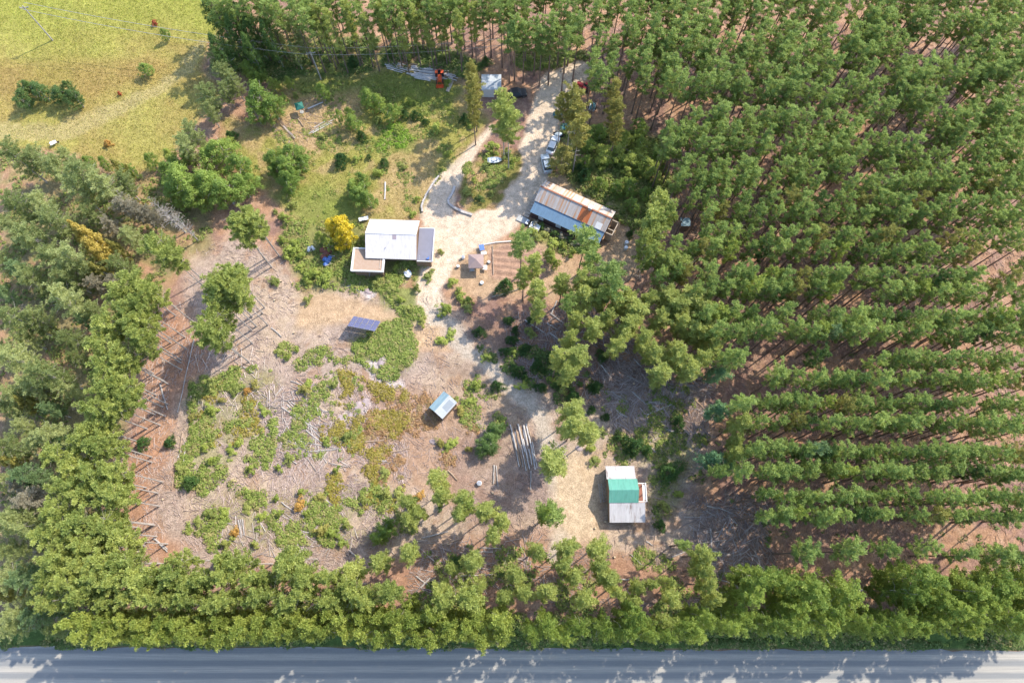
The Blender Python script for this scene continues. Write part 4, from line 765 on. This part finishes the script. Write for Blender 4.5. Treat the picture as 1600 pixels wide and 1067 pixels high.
v = MB(); v.box(0, .02, -.002, .002, 2.9, 3); v = MB(); v.box(L+.02, L+1.3, .1, 3.1, -.2, .35); v.build('deck', M['deck_red'], t)
v = MB()
for y in (.15, 3.05): v.box(L+.05, L+1.6, y-.06, y+.06, 2.1, 2.22)
v.box(L+1.0, L+1.12, .1, 3.15, 2.0, 2.09); v.box(L+1.5, L+1.62, .1, 3.15, 2.23, 2.35)
for y in (.15, 1.6, 3.05): v.box(L+1.5, L+1.62, y-.06, y+.06, -.2, 2.1)
v.build('deck_frame', M['trim_white'], t); v = MB(); v.box(L+1.02, L+1.5, .4, 2.8, 2.12, 2.16); v.build('deck_awning', M['trim_white'], t)
door(t, 1.2, -2.9, .9, 1.85); window(t, 3.2, -2.9, .9, .9, .7, 'x'); window(t, L, 1.8, 1.0, .8, .9, 'y')
ladder('ladder', (941, 784.5), (937.5, 755.5), .12, .5, .5, 'long grey ladder lying along the left side of the green-roofed cabin', 'metal', 12)
# small shed
A, rz, L = frame((670.3, 636.3), (691.9, 655), 2.2); A2, _, _ = frame((670.3, 636.3), (694.6, 612), 2.2); W = 3.7; L = 3.05
rz = math.atan2(P(691.9, 655, 2.2).y-A.y, P(691.9, 655, 2.2).x-A.x)
t = root('small_shed', A, rz, 'small square shed with a pale blue and white gable roof in the clearing', 'shed')
v = MB(); v.box(.15, L-.15, .15, W-.15, -.3, 2.15); v.add([(.15, .15, 2.15), (1.25, .15, 2.75), (L-.15, .15, 2.15), (.15, W-.15, 2.15), (1.25, W-.15, 2.75), (L-.15, W-.15, 2.15)], [(0, 2, 1), (3, 4, 5), (0, 1, 4, 3), (1, 2, 5, 4)]); v.build('wall', M['wall_wood'], t)
v = MB(); v.slab([(0, 0, 2.2), (1.3, 0, 2.85), (1.3, W, 2.85), (0, W, 2.2)], .05); v.build('blue_roof_slope', M['shed_blue'], t)
v = MB(); v.slab([(1.303, 0, 2.85), (L, 0, 2.2), (L, W, 2.2), (1.303, W, 2.85)], .05); v.build('white_roof_slope', M['shed_white'], t)
v = MB(); v.slab([(1.6, 1.35, 2.735), (2.85, 1.35, 2.305), (2.85, 3.2, 2.305), (1.6, 3.2, 2.735)], .02); v.build('roof_panel', plain('skylight_grey', C(190, 200, 208), .3, .1), t); door(t, 1.4, .15, .8, 1.9)
# far white shed
A, rz, L = frame((752.5, 141), (782.8, 141), 2.4); W = 3.7; t = root('white_shed', A, rz, 'white-roofed garden shed at the end of the drive beside the forest', 'shed')
v = MB(); v.box(.1, L-.1, .1, W-.1, -.3, 2.3); v.add([(.1, .1, 2.3), (.1, 1.6, 2.85), (.1, W-.1, 2.3), (L-.1, .1, 2.3), (L-.1, 1.6, 2.85), (L-.1, W-.1, 2.3)], [(0, 1, 2), (3, 5, 4), (0, 3, 4, 1), (1, 4, 5, 2)]); v.build('wall', M['wall_white'], t)
v = MB(); v.slab([(-.05, 0, 2.4), (L+.05, 0, 2.4), (L+.05, 1.6, 2.95), (-.05, 1.6, 2.95)], .05); v.slab([(-.05, 1.6, 2.95), (L+.05, 1.6, 2.95), (L+.05, W, 2.35), (-.05, W, 2.35)], .05); v.build('roof', M['shed_white'], t); door(t, 2.9, .1, .9, 2)
# grey hut in the plantation
A, rz, L = frame((1064.5, 353), (1081, 353), 2); t = root('small_hut', A, rz, 'tiny hut with a pale blue-grey metal roof at the plantation edge', 'hut')
v = MB(); v.box(.1, 1.65, .1, 1.55, -.2, 1.9); v.build('wall', M['wall_wood'], t); v = MB(); v.slab([(0, 0, 1.98), (1.75, 0, 1.98), (1.75, .85, 2.2), (0, .85, 2.2)], .04); v.slab([(0, .853, 2.2), (1.75, .853, 2.2), (1.75, 1.7, 1.98), (0, 1.7, 1.98)], .04); v.build('roof', M['shed_blue'], t)
# solar panels on their frame
hi = [P(542.5, 509.4, 3.0), P(585.7, 517.8, 3.0)]; t = empty('solar_array', (hi[0].x, hi[0].y, 0), math.atan2(hi[1].y-hi[0].y, hi[1].x-hi[0].x), 'tilted ground-mounted array of dark blue solar panels in two rows', 'solar panels')
Lx = (hi[1]-hi[0]).length; n = 5; pw_ = Lx/n; dyy, dz = 2.6, -1.9; sl_ = math.hypot(dyy, dz); ang = math.atan2(dz, dyy)
for j in range(2):
    for k in range(n):
        o = MB(); o.box(.02, pw_-.02, .02, sl_/2-.03, 0, .035); q = o.build('solar_panel', M['metal'], t); q.location = (k*pw_, math.cos(ang)*j*sl_/2, 3.0+math.sin(ang)*j*sl_/2); q.rotation_euler = (ang, 0, 0)
        g = MB(); g.box(.045, pw_-.045, .045, sl_/2-.055, .036, .04); g.build('cells', M['solar'], q)
for k in (.5, Lx-.5):
    for y, z in ((.35, 2.65), (dyy-.35, 1.25)): v = MB(); v.tube((k, y, -.2), (k, y, z), .06, n=6); v.build('post', M['metal'], t)
v = MB(); v.tube((0, .35, 2.68), (Lx, .35, 2.68), .045); v.tube((0, dyy-.35, 1.2), (Lx, dyy-.35, 1.2), .045); v.build('crossbar', M['metal'], t)
# garden canopy
A, rz, L = frame((732, 419.5), (754.5, 419), 2.1); L = 2.75; t = root('garden_canopy', A, rz, 'pale pyramid-topped garden canopy standing beside the planted rows', 'canopy')
v = MB(); v.add([(0, 0, 2.1), (L, 0, 2.1), (L, L, 2.1), (0, L, 2.1), (L/2, L/2, 2.95), (0, 0, 1.9), (L, 0, 1.9), (L, L, 1.9), (0, L, 1.9)], [(0, 1, 4), (1, 2, 4), (2, 3, 4), (3, 0, 4), (5, 6, 1, 0), (6, 7, 2, 1), (7, 8, 3, 2), (8, 5, 0, 3)]); v.build('canopy_top', M['canopy_cloth'], t)
for x in (.06, L-.06):
    for y in (.06, L-.06): v = MB(); v.tube((x, y, -.1), (x, y, 2.05), .035, n=6); v.build('post', M['metal'], t)
def thing(name, px, py, rz, label, cat, group=None):
    p = P(px, py); p.z = gz(p.x, p.y); return empty(name, p, rz, label, cat, group)
def table(px, py, rz, w_, d_, h, mat, label):
    t = thing('garden_table', px, py, rz, label, 'table'); v = MB(); v.box(-w_/2, w_/2, -d_/2, d_/2, h-.05, h); v.build('table_top', M[mat], t)
    for x in (-1, 1):
        for y in (-1, 1): v = MB(); v.tube((x*(w_/2-.08), y*(d_/2-.08), 0), (x*(w_/2-.08), y*(d_/2-.08), h-.05), .03, n=5); v.build('leg', M['metal'], t)
table(758, 421, 0, .8, .9, .75, 'trim_white', 'small white table at the lower right corner of the garden canopy'); table(753, 390, .2, .9, 1.2, .75, 'blue', 'blue-topped table above the garden canopy'); table(756, 398, .2, 1, .6, .6, 'trim_white', 'low white bench table between the blue table and the garden canopy')
table(738, 424, 0, .9, .6, .6, 'concrete', 'grey table under the lower left edge of the garden canopy')
def barrel(px, py, r_, h, mat, label, name='barrel', cat='barrel', group=None):
    t = thing(name, px, py, 0, label, cat, group); v = MB(); v.path([(0, 0, 0), (0, 0, h*.33), (0, 0, h*.34), (0, 0, h*.66), (0, 0, h*.67), (0, 0, h)], [r_, r_, r_*1.05, r_*1.05, r_, r_], 14); v.build('body', M[mat], t); l = MB(); l.tube((0, 0, h+.002), (0, 0, h+.05), r_*.85, n=14); l.build('lid', M['white' if mat != 'white' else 'metal'], t)
barrel(978.5, 381, .35, .9, 'silver', 'grey drum with a pale lid on the bare ground right of the barn, farther one'); barrel(977.5, 389, .35, .9, 'silver', 'grey drum with a pale lid on the bare ground right of the barn, nearer one')
barrel(724, 404, .3, .7, 'white', 'white tub left of the garden canopy'); barrel(716, 418, .28, .6, 'metal', 'grey tub lower left of the garden canopy'); barrel(764, 411, .28, .5, 'concrete', 'round planter right of the garden canopy', 'planter', 'planter'); barrel(753, 443, .35, .35, 'concrete', 'round stone fire ring below the garden canopy', 'fire_ring', 'fire ring')
barrel(749, 755, .4, .6, 'white', 'white bucket on the dark ground left of the log pile')
# garden fence and rows edge
def fence(s, h, label, mat='plank', name='low_fence', every=2.0, kind='fence', rail=.05):
    q = [P(a, b) for a, b in pts(s)]; t = empty(name, (q[0].x, q[0].y, 0), 0, label, kind); v = MB()
    for a, b in zip(q[:-1], q[1:]):
        A_ = a-q[0]; B_ = b-q[0]
        for z in (h*.5, h*.95): v.tube((A_.x, A_.y, z), (B_.x, B_.y, z), rail, n=4)
        n_ = max(1, int((B_-A_).length/every))
        for k in range(n_): p = A_.lerp(B_, k/n_); w2 = MB(); w2.tube((p.x, p.y, -.1), (p.x, p.y, h), .05, n=5); w2.build('post', M[mat], t)
    v.build('rail', M[mat], t)
fence('754,384 775,380 800,378', .5, 'low pale rail along the top edge of the vegetable garden', 'trim_white'); fence('770,465 790,460 812,452 811,425', .6, 'low wooden fence around the lower right of the vegetable garden')
fence('770,385 771,430', .4, 'short rail dividing the canopy corner from the planted rows', 'plank')
# retaining walls
def wall_run(s, h, w_, label, name='stone_wall'):
    q = [P(a, b) for a, b in pts(s)]; mb = MB(); r = random.Random(len(s)); o0 = q[0]
    for a, b in zip(q[:-1], q[1:]):
        d = b-a; n_ = max(1, int(d.length/.55)); dn = d.normalized(); sd_ = Vector((-dn.y, dn.x, 0))
        for k in range(n_):
            c0 = a+d*(k/n_)-o0+dn*.015; c1 = a+d*((k+1)/n_)-o0-dn*.015; hh = h*r.uniform(.85, 1.1); ww_ = w_*r.uniform(.42, .55); j = sd_*r.uniform(-.04, .04)
            mb.hexa([(p.x, p.y, -.2) for p in (c0-sd_*ww_+j, c1-sd_*ww_+j, c1+sd_*ww_+j, c0+sd_*ww_+j)], [(p.x, p.y, hh) for p in (c0-sd_*ww_*.9+j, c1-sd_*ww_*.9+j, c1+sd_*ww_*.9+j, c0+sd_*ww_*.9+j)])
    o = mb.build(name, M['stone'], None); o.location = (o0.x, o0.y, 0); tag(o, label, 'wall')
wall_run('660,332 659,322 665,308 674,292 686,276', .45, .35, 'pale stone edging wall on the left side of the side drive'); wall_run('711,292 706,305 700,313 703,321 714,328 726,333 738,337', .4, .5, 'low curved stone wall round the grass island in the drive')
# rocks
r = random.Random(3)
for k, (x, y, s) in enumerate(((598, 566, 1.1), (606, 590, .9), (560, 634, 1.0), (572, 628, .8), (533, 655, .7), (577, 655, .5), (640, 545, .8), (550, 446, .7), (575, 455, .9), (905, 700, .6), (880, 704, .7), (677, 690, .6), (700, 620, .4), (618, 575, .6), (548, 650, .6))):
    p = P(x, y); v = MB(); v.lump((0, 0, 0), (s*r.uniform(.9, 1.3), s*r.uniform(.6, .9), .28*s), 3, .07, k); o = v.build('rock', M['rock']); o.location = (p.x, p.y, gz(p.x, p.y)); o.rotation_euler[2] = r.uniform(0, 3); tag(o, cat='rock', group='pale boulders and rock slabs in the clearing'); later(o, p, 'rock', 'pale low rock slab')
# ---------------------------------------------------------------- vehicles
def car(px, py, rz, L, W_, H_, mat, label, cat='car', name='parked_car'):
    t = thing(name, px, py, rz, label, cat); h = H_; b = MB(); x = L/2; w2 = W_/2
    prof = [(-x, .35), (-x+.05, .62), (-x*.55, .72*h*.75+.12), (x*.5, .75*h*.75+.08), (x-.12, .6), (x, .35)]
    # body: cross sections along x with rounded shoulders
    xs_ = [-x, -x+.12, -x*.8, -x*.4, 0, x*.4, x*.75, x-.12, x]; zt = [.55, .72, .82, .86, .86, .86, .8, .7, .5]; ws = [.8, .92, 1, 1, 1, 1, 1, .92, .78]
    ring = []
    for X_, z1, wf in zip(xs_, zt, ws): a = w2*wf; ring.append([(X_, -a, .28), (X_, -a, z1*.8), (X_, -a*.88, z1), (X_, a*.88, z1), (X_, a, z1*.8), (X_, a, .28)])
    vs = [p for q in ring for p in q]; fs = []
    for i in range(len(ring)-1):
        for k in range(6): fs.append((i*6+k, i*6+(k+1) % 6, (i+1)*6+(k+1) % 6, (i+1)*6+k))
    fs += [tuple(range(5, -1, -1)), tuple((len(ring)-1)*6+k for k in range(6))]; b.add(vs, fs); b.build('body', M[mat], t, .02)
    g = MB(); g.hexa([(-x*.78, -w2*.86, .8), (x*.42, -w2*.86, .84), (x*.42, w2*.86, .84), (-x*.78, w2*.86, .8)], [(-x*.6, -w2*.68, h-.04), (x*.1, -w2*.68, h-.04), (x*.1, w2*.68, h-.04), (-x*.6, w2*.68, h-.04)]); g.build('windows', M['glass'], t)
    g = MB(); g.hexa([(-x*.61, -w2*.7, h-.035), (x*.11, -w2*.7, h-.035), (x*.11, w2*.7, h-.035), (-x*.61, w2*.7, h-.035)], [(-x*.57, -w2*.64, h+.02), (x*.07, -w2*.64, h+.02), (x*.07, w2*.64, h+.02), (-x*.57, w2*.64, h+.02)]); g.build('roof', M[mat], t)
    for sx in (-x*.62, x*.62):
        for sy in (-1, 1):
            q = MB(); q.tube((sx, sy*(w2-.2), .32), (sx, sy*(w2+.01), .32), .32, n=14); wh = q.build('wheel', M['tyre'], t); q = MB(); q.tube((sx, sy*(w2+.011), .32), (sx, sy*(w2+.03), .32), .18, n=10); q.build('rim', M['chrome'], wh)
    for sy in (-1, 1): q = MB(); q.box(x-.16, x-.05, sy*w2*.6-.14, sy*w2*.6+.14, .56, .68); q.build('headlight', M['chrome'], t); q = MB(); q.box(-x+.02, -x+.1, sy*w2*.62-.12, sy*w2*.62+.12, .56, .68); q.build('tail_light', M['red'], t)
car(808, 149, .15, 3.9, 1.9, 1.6, 'black', 'black car parked where the drive meets the forest, right of the white shed'); car(853.5, 259, 1.75, 4.3, 1.7, 1.4, 'silver', 'pale silver car parked half under the ochre tree beside the drive'); car(864, 230, 1.2, 4.2, 1.7, 1.4, 'white', 'white car parked behind the ochre tree, farther up the drive')
def boat(px, py, rz, L, label):
    t = thing('small_boat', px, py, rz, label, 'boat'); v = MB(); st = [(-L/2, .5, 0), (-L/4, .62, 0), (0, .66, 0), (L/4, .55, .03), (L*.42, .25, .1), (L/2, .03, .18)]; rg = []
    for X_, w_, l_ in st: rg.append([(X_, -w_, .62+l_), (X_, -w_*.6, .2+l_), (X_, 0, .12+l_), (X_, w_*.6, .2+l_), (X_, w_, .62+l_), (X_, w_*.85, .62+l_), (X_, 0, .3+l_), (X_, -w_*.85, .62+l_)])
    vs = [p for q in rg for p in q]; fs = [(i*8+k, i*8+(k+1) % 8, (i+1)*8+(k+1) % 8, (i+1)*8+k) for i in range(5) for k in range(8)]+[tuple(range(8)), tuple(range(47, 39, -1))]; v.add(vs, fs); v.build('hull', M['silver'], t)
    for X_ in (-L/3, 0, L/5): q = MB(); q.box(X_-.12, X_+.12, -.5, .5, .5, .55); q.build('seat', M['white'], t)
    q = MB(); q.lump((-L*.1, .05, .55), (.5, .3, .18), 2, .2, 3); q.build('cover', M['white'], t)
boat(773.5, 252.5, .05, 2.9, 'small silvery boat lying below the round bush on the grass island')
# tractor
def tractor(px, py, rz, col, label, name='tractor', loader=True):
    t = thing(name, px, py, rz, label, 'tractor'); v = MB(); v.hexa([(.1, -.36, .6), (1.5, -.3, .6), (1.5, .3, .6), (.1, .36, .6)], [(.1, -.33, 1.25), (1.42, -.26, 1.15), (1.42, .26, 1.15), (.1, .33, 1.25)]); v.build('hood', M[col], t, .03)
    v = MB(); v.box(-.9, 1.3, -.22, .22, .4, .62); v.build('chassis', M['black'], t); v = MB(); v.box(-.75, -.25, -.27, .27, .9, 1.0); v.box(-.8, -.68, -.27, .27, 1.0, 1.4); v.build('seat', M['black'], t)
    for sy in (-1, 1):
        q = MB(); q.tube((-.6, sy*.5, .62), (-.6, sy*.85, .62), .62, n=18); wh = q.build('wheel', M['tyre'], t); q = MB(); q.tube((-.6, sy*.86, .62), (-.6, sy*.88, .62), .3, n=12); q.build('rim', M[col], wh)
        q = MB(); q.tube((1.15, sy*.5, .38), (1.15, sy*.72, .38), .38, n=14); wh = q.build('wheel', M['tyre'], t); q = MB(); q.tube((1.15, sy*.73, .38), (1.15, sy*.75, .38), .2, n=10); q.build('rim', M[col], wh)
        q = MB(); q.box(-1.0, -.15, sy*.45-.18 if sy > 0 else -.86, .86 if sy > 0 else -.27, 1.26, 1.31); q.build('fender', M[col], t)
    q = MB(); q.tube((-.05, 0, 1.2), (-.2, 0, 1.45), .03); q.tube((-.2, 0, 1.45), (-.22, 0, 1.47), .2, n=12); q.build('steering_wheel', M['black'], t)
    q = MB()
    for sy in (-.42, .42): q.tube((-1.0, sy, .9), (-1.0, sy, 2.1), .04)
    q.tube((-1.0, -.42, 2.1), (-1.0, .42, 2.1), .04); q.build('roll_bar', M['black'], t)
    if loader:
        q = MB()
        for sy in (-.45, .45): q.path([(.2, sy, 1.1), (1.3, sy, 1.25), (2.1, sy, .35)], [.05]*3, 6)
        q.build('loader_arms', M[col], t); q = MB(); q.box(2.0, 2.06, -.75, .75, .08, .6); q.box(2.06, 2.5, -.75, .75, .08, .13); q.box(2.06, 2.5, -.75, -.7, .13, .45); q.box(2.06, 2.5, .7, .75, .13, .45); q.build('bucket', M[col], t)
    q = MB(); q.box(-1.7, -1.15, -.5, .5, .2, .9, .1, .1); q.build('rear_hitch', M['rusty_old'], t)
tractor(687.5, 124, -1.52, 'orange', 'orange tractor with a front loader parked in front of the grey log pile')
tractor(911, 139, 2.6, 'red', 'small red tractor half hidden under the pines right of the drive', loader=False)
# quad bike and utility trailer by the barn
def quad(px, py, rz, label):
    t = thing('quad_bike', px, py, rz, label, 'quad bike'); v = MB(); v.box(-.5, .6, -.2, .2, .4, .7, .1, .04); v.build('body', M['black'], t, .03); v = MB(); v.box(-.55, .05, -.15, .15, .71, .82, .05, .03); v.build('seat', M['black'], t)
    for x in (-.55, .6):
        q = MB(); q.box(x-.28, x+.28, -.5, .5, .6, .68, .08, .08); q.build('rack', M['white'], t)
        for sy in (-1, 1): q = MB(); q.tube((x, sy*.38, .28), (x, sy*.6, .28), .28, n=12); q.build('wheel', M['tyre'], t)
    q = MB(); q.tube((.3, -.35, .98), (.3, .35, .98), .03); q.tube((.42, 0, .7), (.3, 0, .98), .03); q.build('handlebar', M['metal'], t)
quad(828, 351, -.45, 'white and black quad bike parked at the foot of the barn ramp')
def trailer(px, py, rz, label, mat='metal', load=None):
    t = thing('small_trailer', px, py, rz, label, 'trailer'); v = MB(); v.box(-.9, .9, -.55, .55, .45, .5); v.box(-.9, .9, -.6, -.55, .4, .8); v.box(-.9, .9, .55, .6, .4, .8); v.box(-.95, -.9, -.6, .6, .4, .8); v.box(.9, .95, -.6, .6, .4, .8); v.build('tray', M[mat], t)
    for sy in (-1, 1): q = MB(); q.tube((0, sy*.62, .3), (0, sy*.78, .3), .3, n=12); q.build('wheel', M['tyre'], t)
    q = MB(); q.path([(.95, 0, .42), (1.9, 0, .4)], [.04, .04]); q.build('drawbar', M['black'], t)
    if load: q = MB(); q.lump((0, 0, .72), (.8, .5, .3), 2, .15, 5); q.build('load', M[load], t)
trailer(835.5, 357, -.45, 'small silver trailer behind the quad bike at the barn', 'white'); trailer(872, 214, .1, 'dark trailer with a grey load beside the drive, above the ochre tree', 'black', 'silver')
trailer(925, 171, 1.3, 'trailer under a dark teal tarp among the pines right of the drive', 'metal', 'teal_dark')
def heap(px, py, s, mat, label, n=9, name='tarp_heap', cat='tarp heap'):
    t = thing(name, px, py, .3, label, cat); rr = random.Random(int(px)); v = MB()
    for k in range(n): v.lump((rr.uniform(-s, s), rr.uniform(-s*.7, s*.7), .25), (s*.5, s*.45, rr.uniform(.35, .7)), 2, .12, k)
    v.build('sheet', M[mat], t); q = MB()
    for k in range(4): q.tube((rr.uniform(-s, s), rr.uniform(-s, s), .12), (rr.uniform(-s, s), rr.uniform(-s, s), .5), .06, n=5)
    q.build('poles', M['log'], t)
heap(873, 180, .8, 'teal', 'bright teal tarp over a heap on the right side of the drive'); heap(884, 199, 1.1, 'teal', 'longer mottled teal tarp just below the bright teal one'); heap(517, 388, .5, 'white', 'white plastic heap between the yellow tree and the house', 6); heap(515, 409, .9, 'blue', 'blue tarp and junk in the shade below the yellow tree', 8); heap(486, 390, .6, 'white', 'white plastic heap left of the yellow tree', 5)
heap(515, 395, 1.3, 'rusty_old', 'dark scrap heap in the shade below the yellow tree', 9, 'scrap_heap', 'scrap heap')
boat(638.5, 430.5, -1.05, 1.6, 'tiny white boat in the weeds below the white-roofed house')
# green umbrella / play frame
t = thing('green_umbrella', 472, 176, .5, 'dark green square umbrella standing on a pale pole by the stacked poles', 'umbrella'); v = MB(); v.tube((0, 0, -.1), (0, 0, 2.5), .04); v.build('pole', M['trim_white'], t)
v = MB(); v.add([(-.9, -.7, 1.95), (.7, -.9, 1.95), (.9, .7, 1.95), (-.6, 1.0, 1.95), (0, 0, 2.5), (-.85, -.65, 1.75), (.65, -.85, 1.75), (.85, .65, 1.75), (-.55, .95, 1.75)], [(0, 1, 4), (1, 2, 4), (2, 3, 4), (3, 0, 4), (0, 5, 6, 1), (1, 6, 7, 2), (2, 7, 8, 3), (3, 8, 5, 0)]); v.build('umbrella_cloth', M['green_tarp'], t)
v = MB(); v.tube((0, 0, 0), (0, 0, .12), .4, n=12); v.build('base', M['concrete'], t)
# plank ramp by tractor
t = thing('plank_stack', 703, 136, 1.25, 'short stack of pale planks lying right of the orange tractor', 'planks')
for k in range(4): v = MB(); v.box(-1.4, 1.4, -.36+k*.18, -.2+k*.18, .05, .12+.03*(k % 2)); v.build('plank', M['plank'], t)
# satellite-like white object at the meadow edge
t = thing('white_barrow', 86, 226, .6, 'small white wheelbarrow standing at the lower edge of the meadow', 'wheelbarrow'); v = MB(); v.hexa([(-.35, -.25, .35), (.35, -.2, .3), (.35, .2, .3), (-.35, .25, .35)], [(-.6, -.42, .7), (.6, -.35, .62), (.6, .35, .62), (-.6, .42, .7)]); v.build('tray', M['white'], t)
v = MB(); v.tube((.75, -.06, .2), (.75, .06, .2), .2, n=12); v.build('wheel', M['tyre'], t)
for sy in (-.25, .25): v = MB(); v.tube((.75, sy*.4, .2), (-1.1, sy*1.2, .6), .03, n=5); v.build('handle', M['log_brown'], t)
# ---------------------------------------------------------------- utility poles and wires
def pole(px, py, h, label):
    t = thing('utility_pole', px, py, .1, label, 'utility pole'); v = MB(); v.tube((0, 0, -.3), (0, 0, h), .15, .1, 9); v.build('pole', M['bark_dead'], t); v = MB(); v.box(-.9, .9, -.06, .06, h-.5, h-.38); v.build('crossarm', M['bark_dead'], t)
    for x in (-.8, .8): v = MB(); v.tube((x, 0, h-.38), (x, 0, h-.2), .06, n=8); v.build('insulator', M['metal'], t)
    return P(px, py)
h = 8.0; p1 = pole(501.5, 123.7, h, 'weathered wooden utility pole standing at the edge of the lawn'); p2 = pole(81, 62, 9.2, 'wooden utility pole standing alone in the yellow meadow')
p3 = P(800, 100)
def wire(a, b, za, zb, off, sag, label, i):
    d = (b-a); sd_ = Vector((-d.y, d.x, 0)).normalized()*off; v = MB(); n = 14; q = []
    for k in range(n+1): f = k/n; p = a.lerp(b, f)+sd_; q.append((p.x-a.x, p.y-a.y, za+(zb-za)*f-sag*4*f*(1-f)))
    v.path(q, [.035]*(n+1), 4); o = v.build('overhead_wire', M['metal']); o.location = (a.x, a.y, 0); tag(o, label, 'wire')
wire(p2, p1, 9.0, 7.8, .8, 1.0, 'overhead wire from the meadow pole to the lawn pole, the upper one in the photo', 0); wire(p2, p1, 9.0, 7.8, -.8, 1.2, 'overhead wire from the meadow pole to the lawn pole, the lower one in the photo', 1)
wire(p1, p3, 7.8, 6.5, .8, .8, 'overhead wire from the lawn pole towards the forest, the upper one', 2); wire(p1, p3, 7.8, 6.5, -.8, .9, 'overhead wire from the lawn pole towards the forest, the lower one', 3)
# stumps along the thinned edge
r = random.Random(21)
for s in '700,850 720,905 945,815 905,905 960,870 880,905 925,880 770,770 820,640 990,600 1150,820 930,825 860,690 430,470 460,520 440,440 300,620 255,780'.split():
    x, y = map(float, s.split(',')); p = P(x, y); v = MB(); v.tube((0, 0, -.1), (0, 0, .3), .2, .17, 9); o = v.build('tree_stump', M['bark_red']); k = MB(); k.tube((0, 0, .302), (0, 0, .32), .155, n=9); k.build('cut_face', M['log_end'], o); o.location = (p.x, p.y, gz(p.x, p.y)); tag(o, cat='stump', group='cut stumps in the clearing'); later(o, p, 'stump', 'low cut stump')
# ---------------------------------------------------------------- labels that single each thing out
buck = {}
for o, x, y, kind, desc in THINGS:
    best = min(LAND, key=lambda l: (l[1]-x)**2+(l[2]-y)**2); dx, dy = x-best[1], y-best[2]
    side = ('right of' if dx > 0 else 'left of') if abs(dx) > abs(dy) else ('below' if dy > 0 else 'above')
    buck.setdefault((desc, best[0], side), []).append((math.hypot(dx, dy), o))
for (desc, lm, side), l in buck.items():
    l.sort(key=lambda a: a[0])
    for k, (_, o) in enumerate(l): o['label'] = '%s %s %s%s' % (desc, side, lm, '' if len(l) == 1 else (', nearest to it' if k == 0 else ', %s nearest to it' % ordn(k+1)))
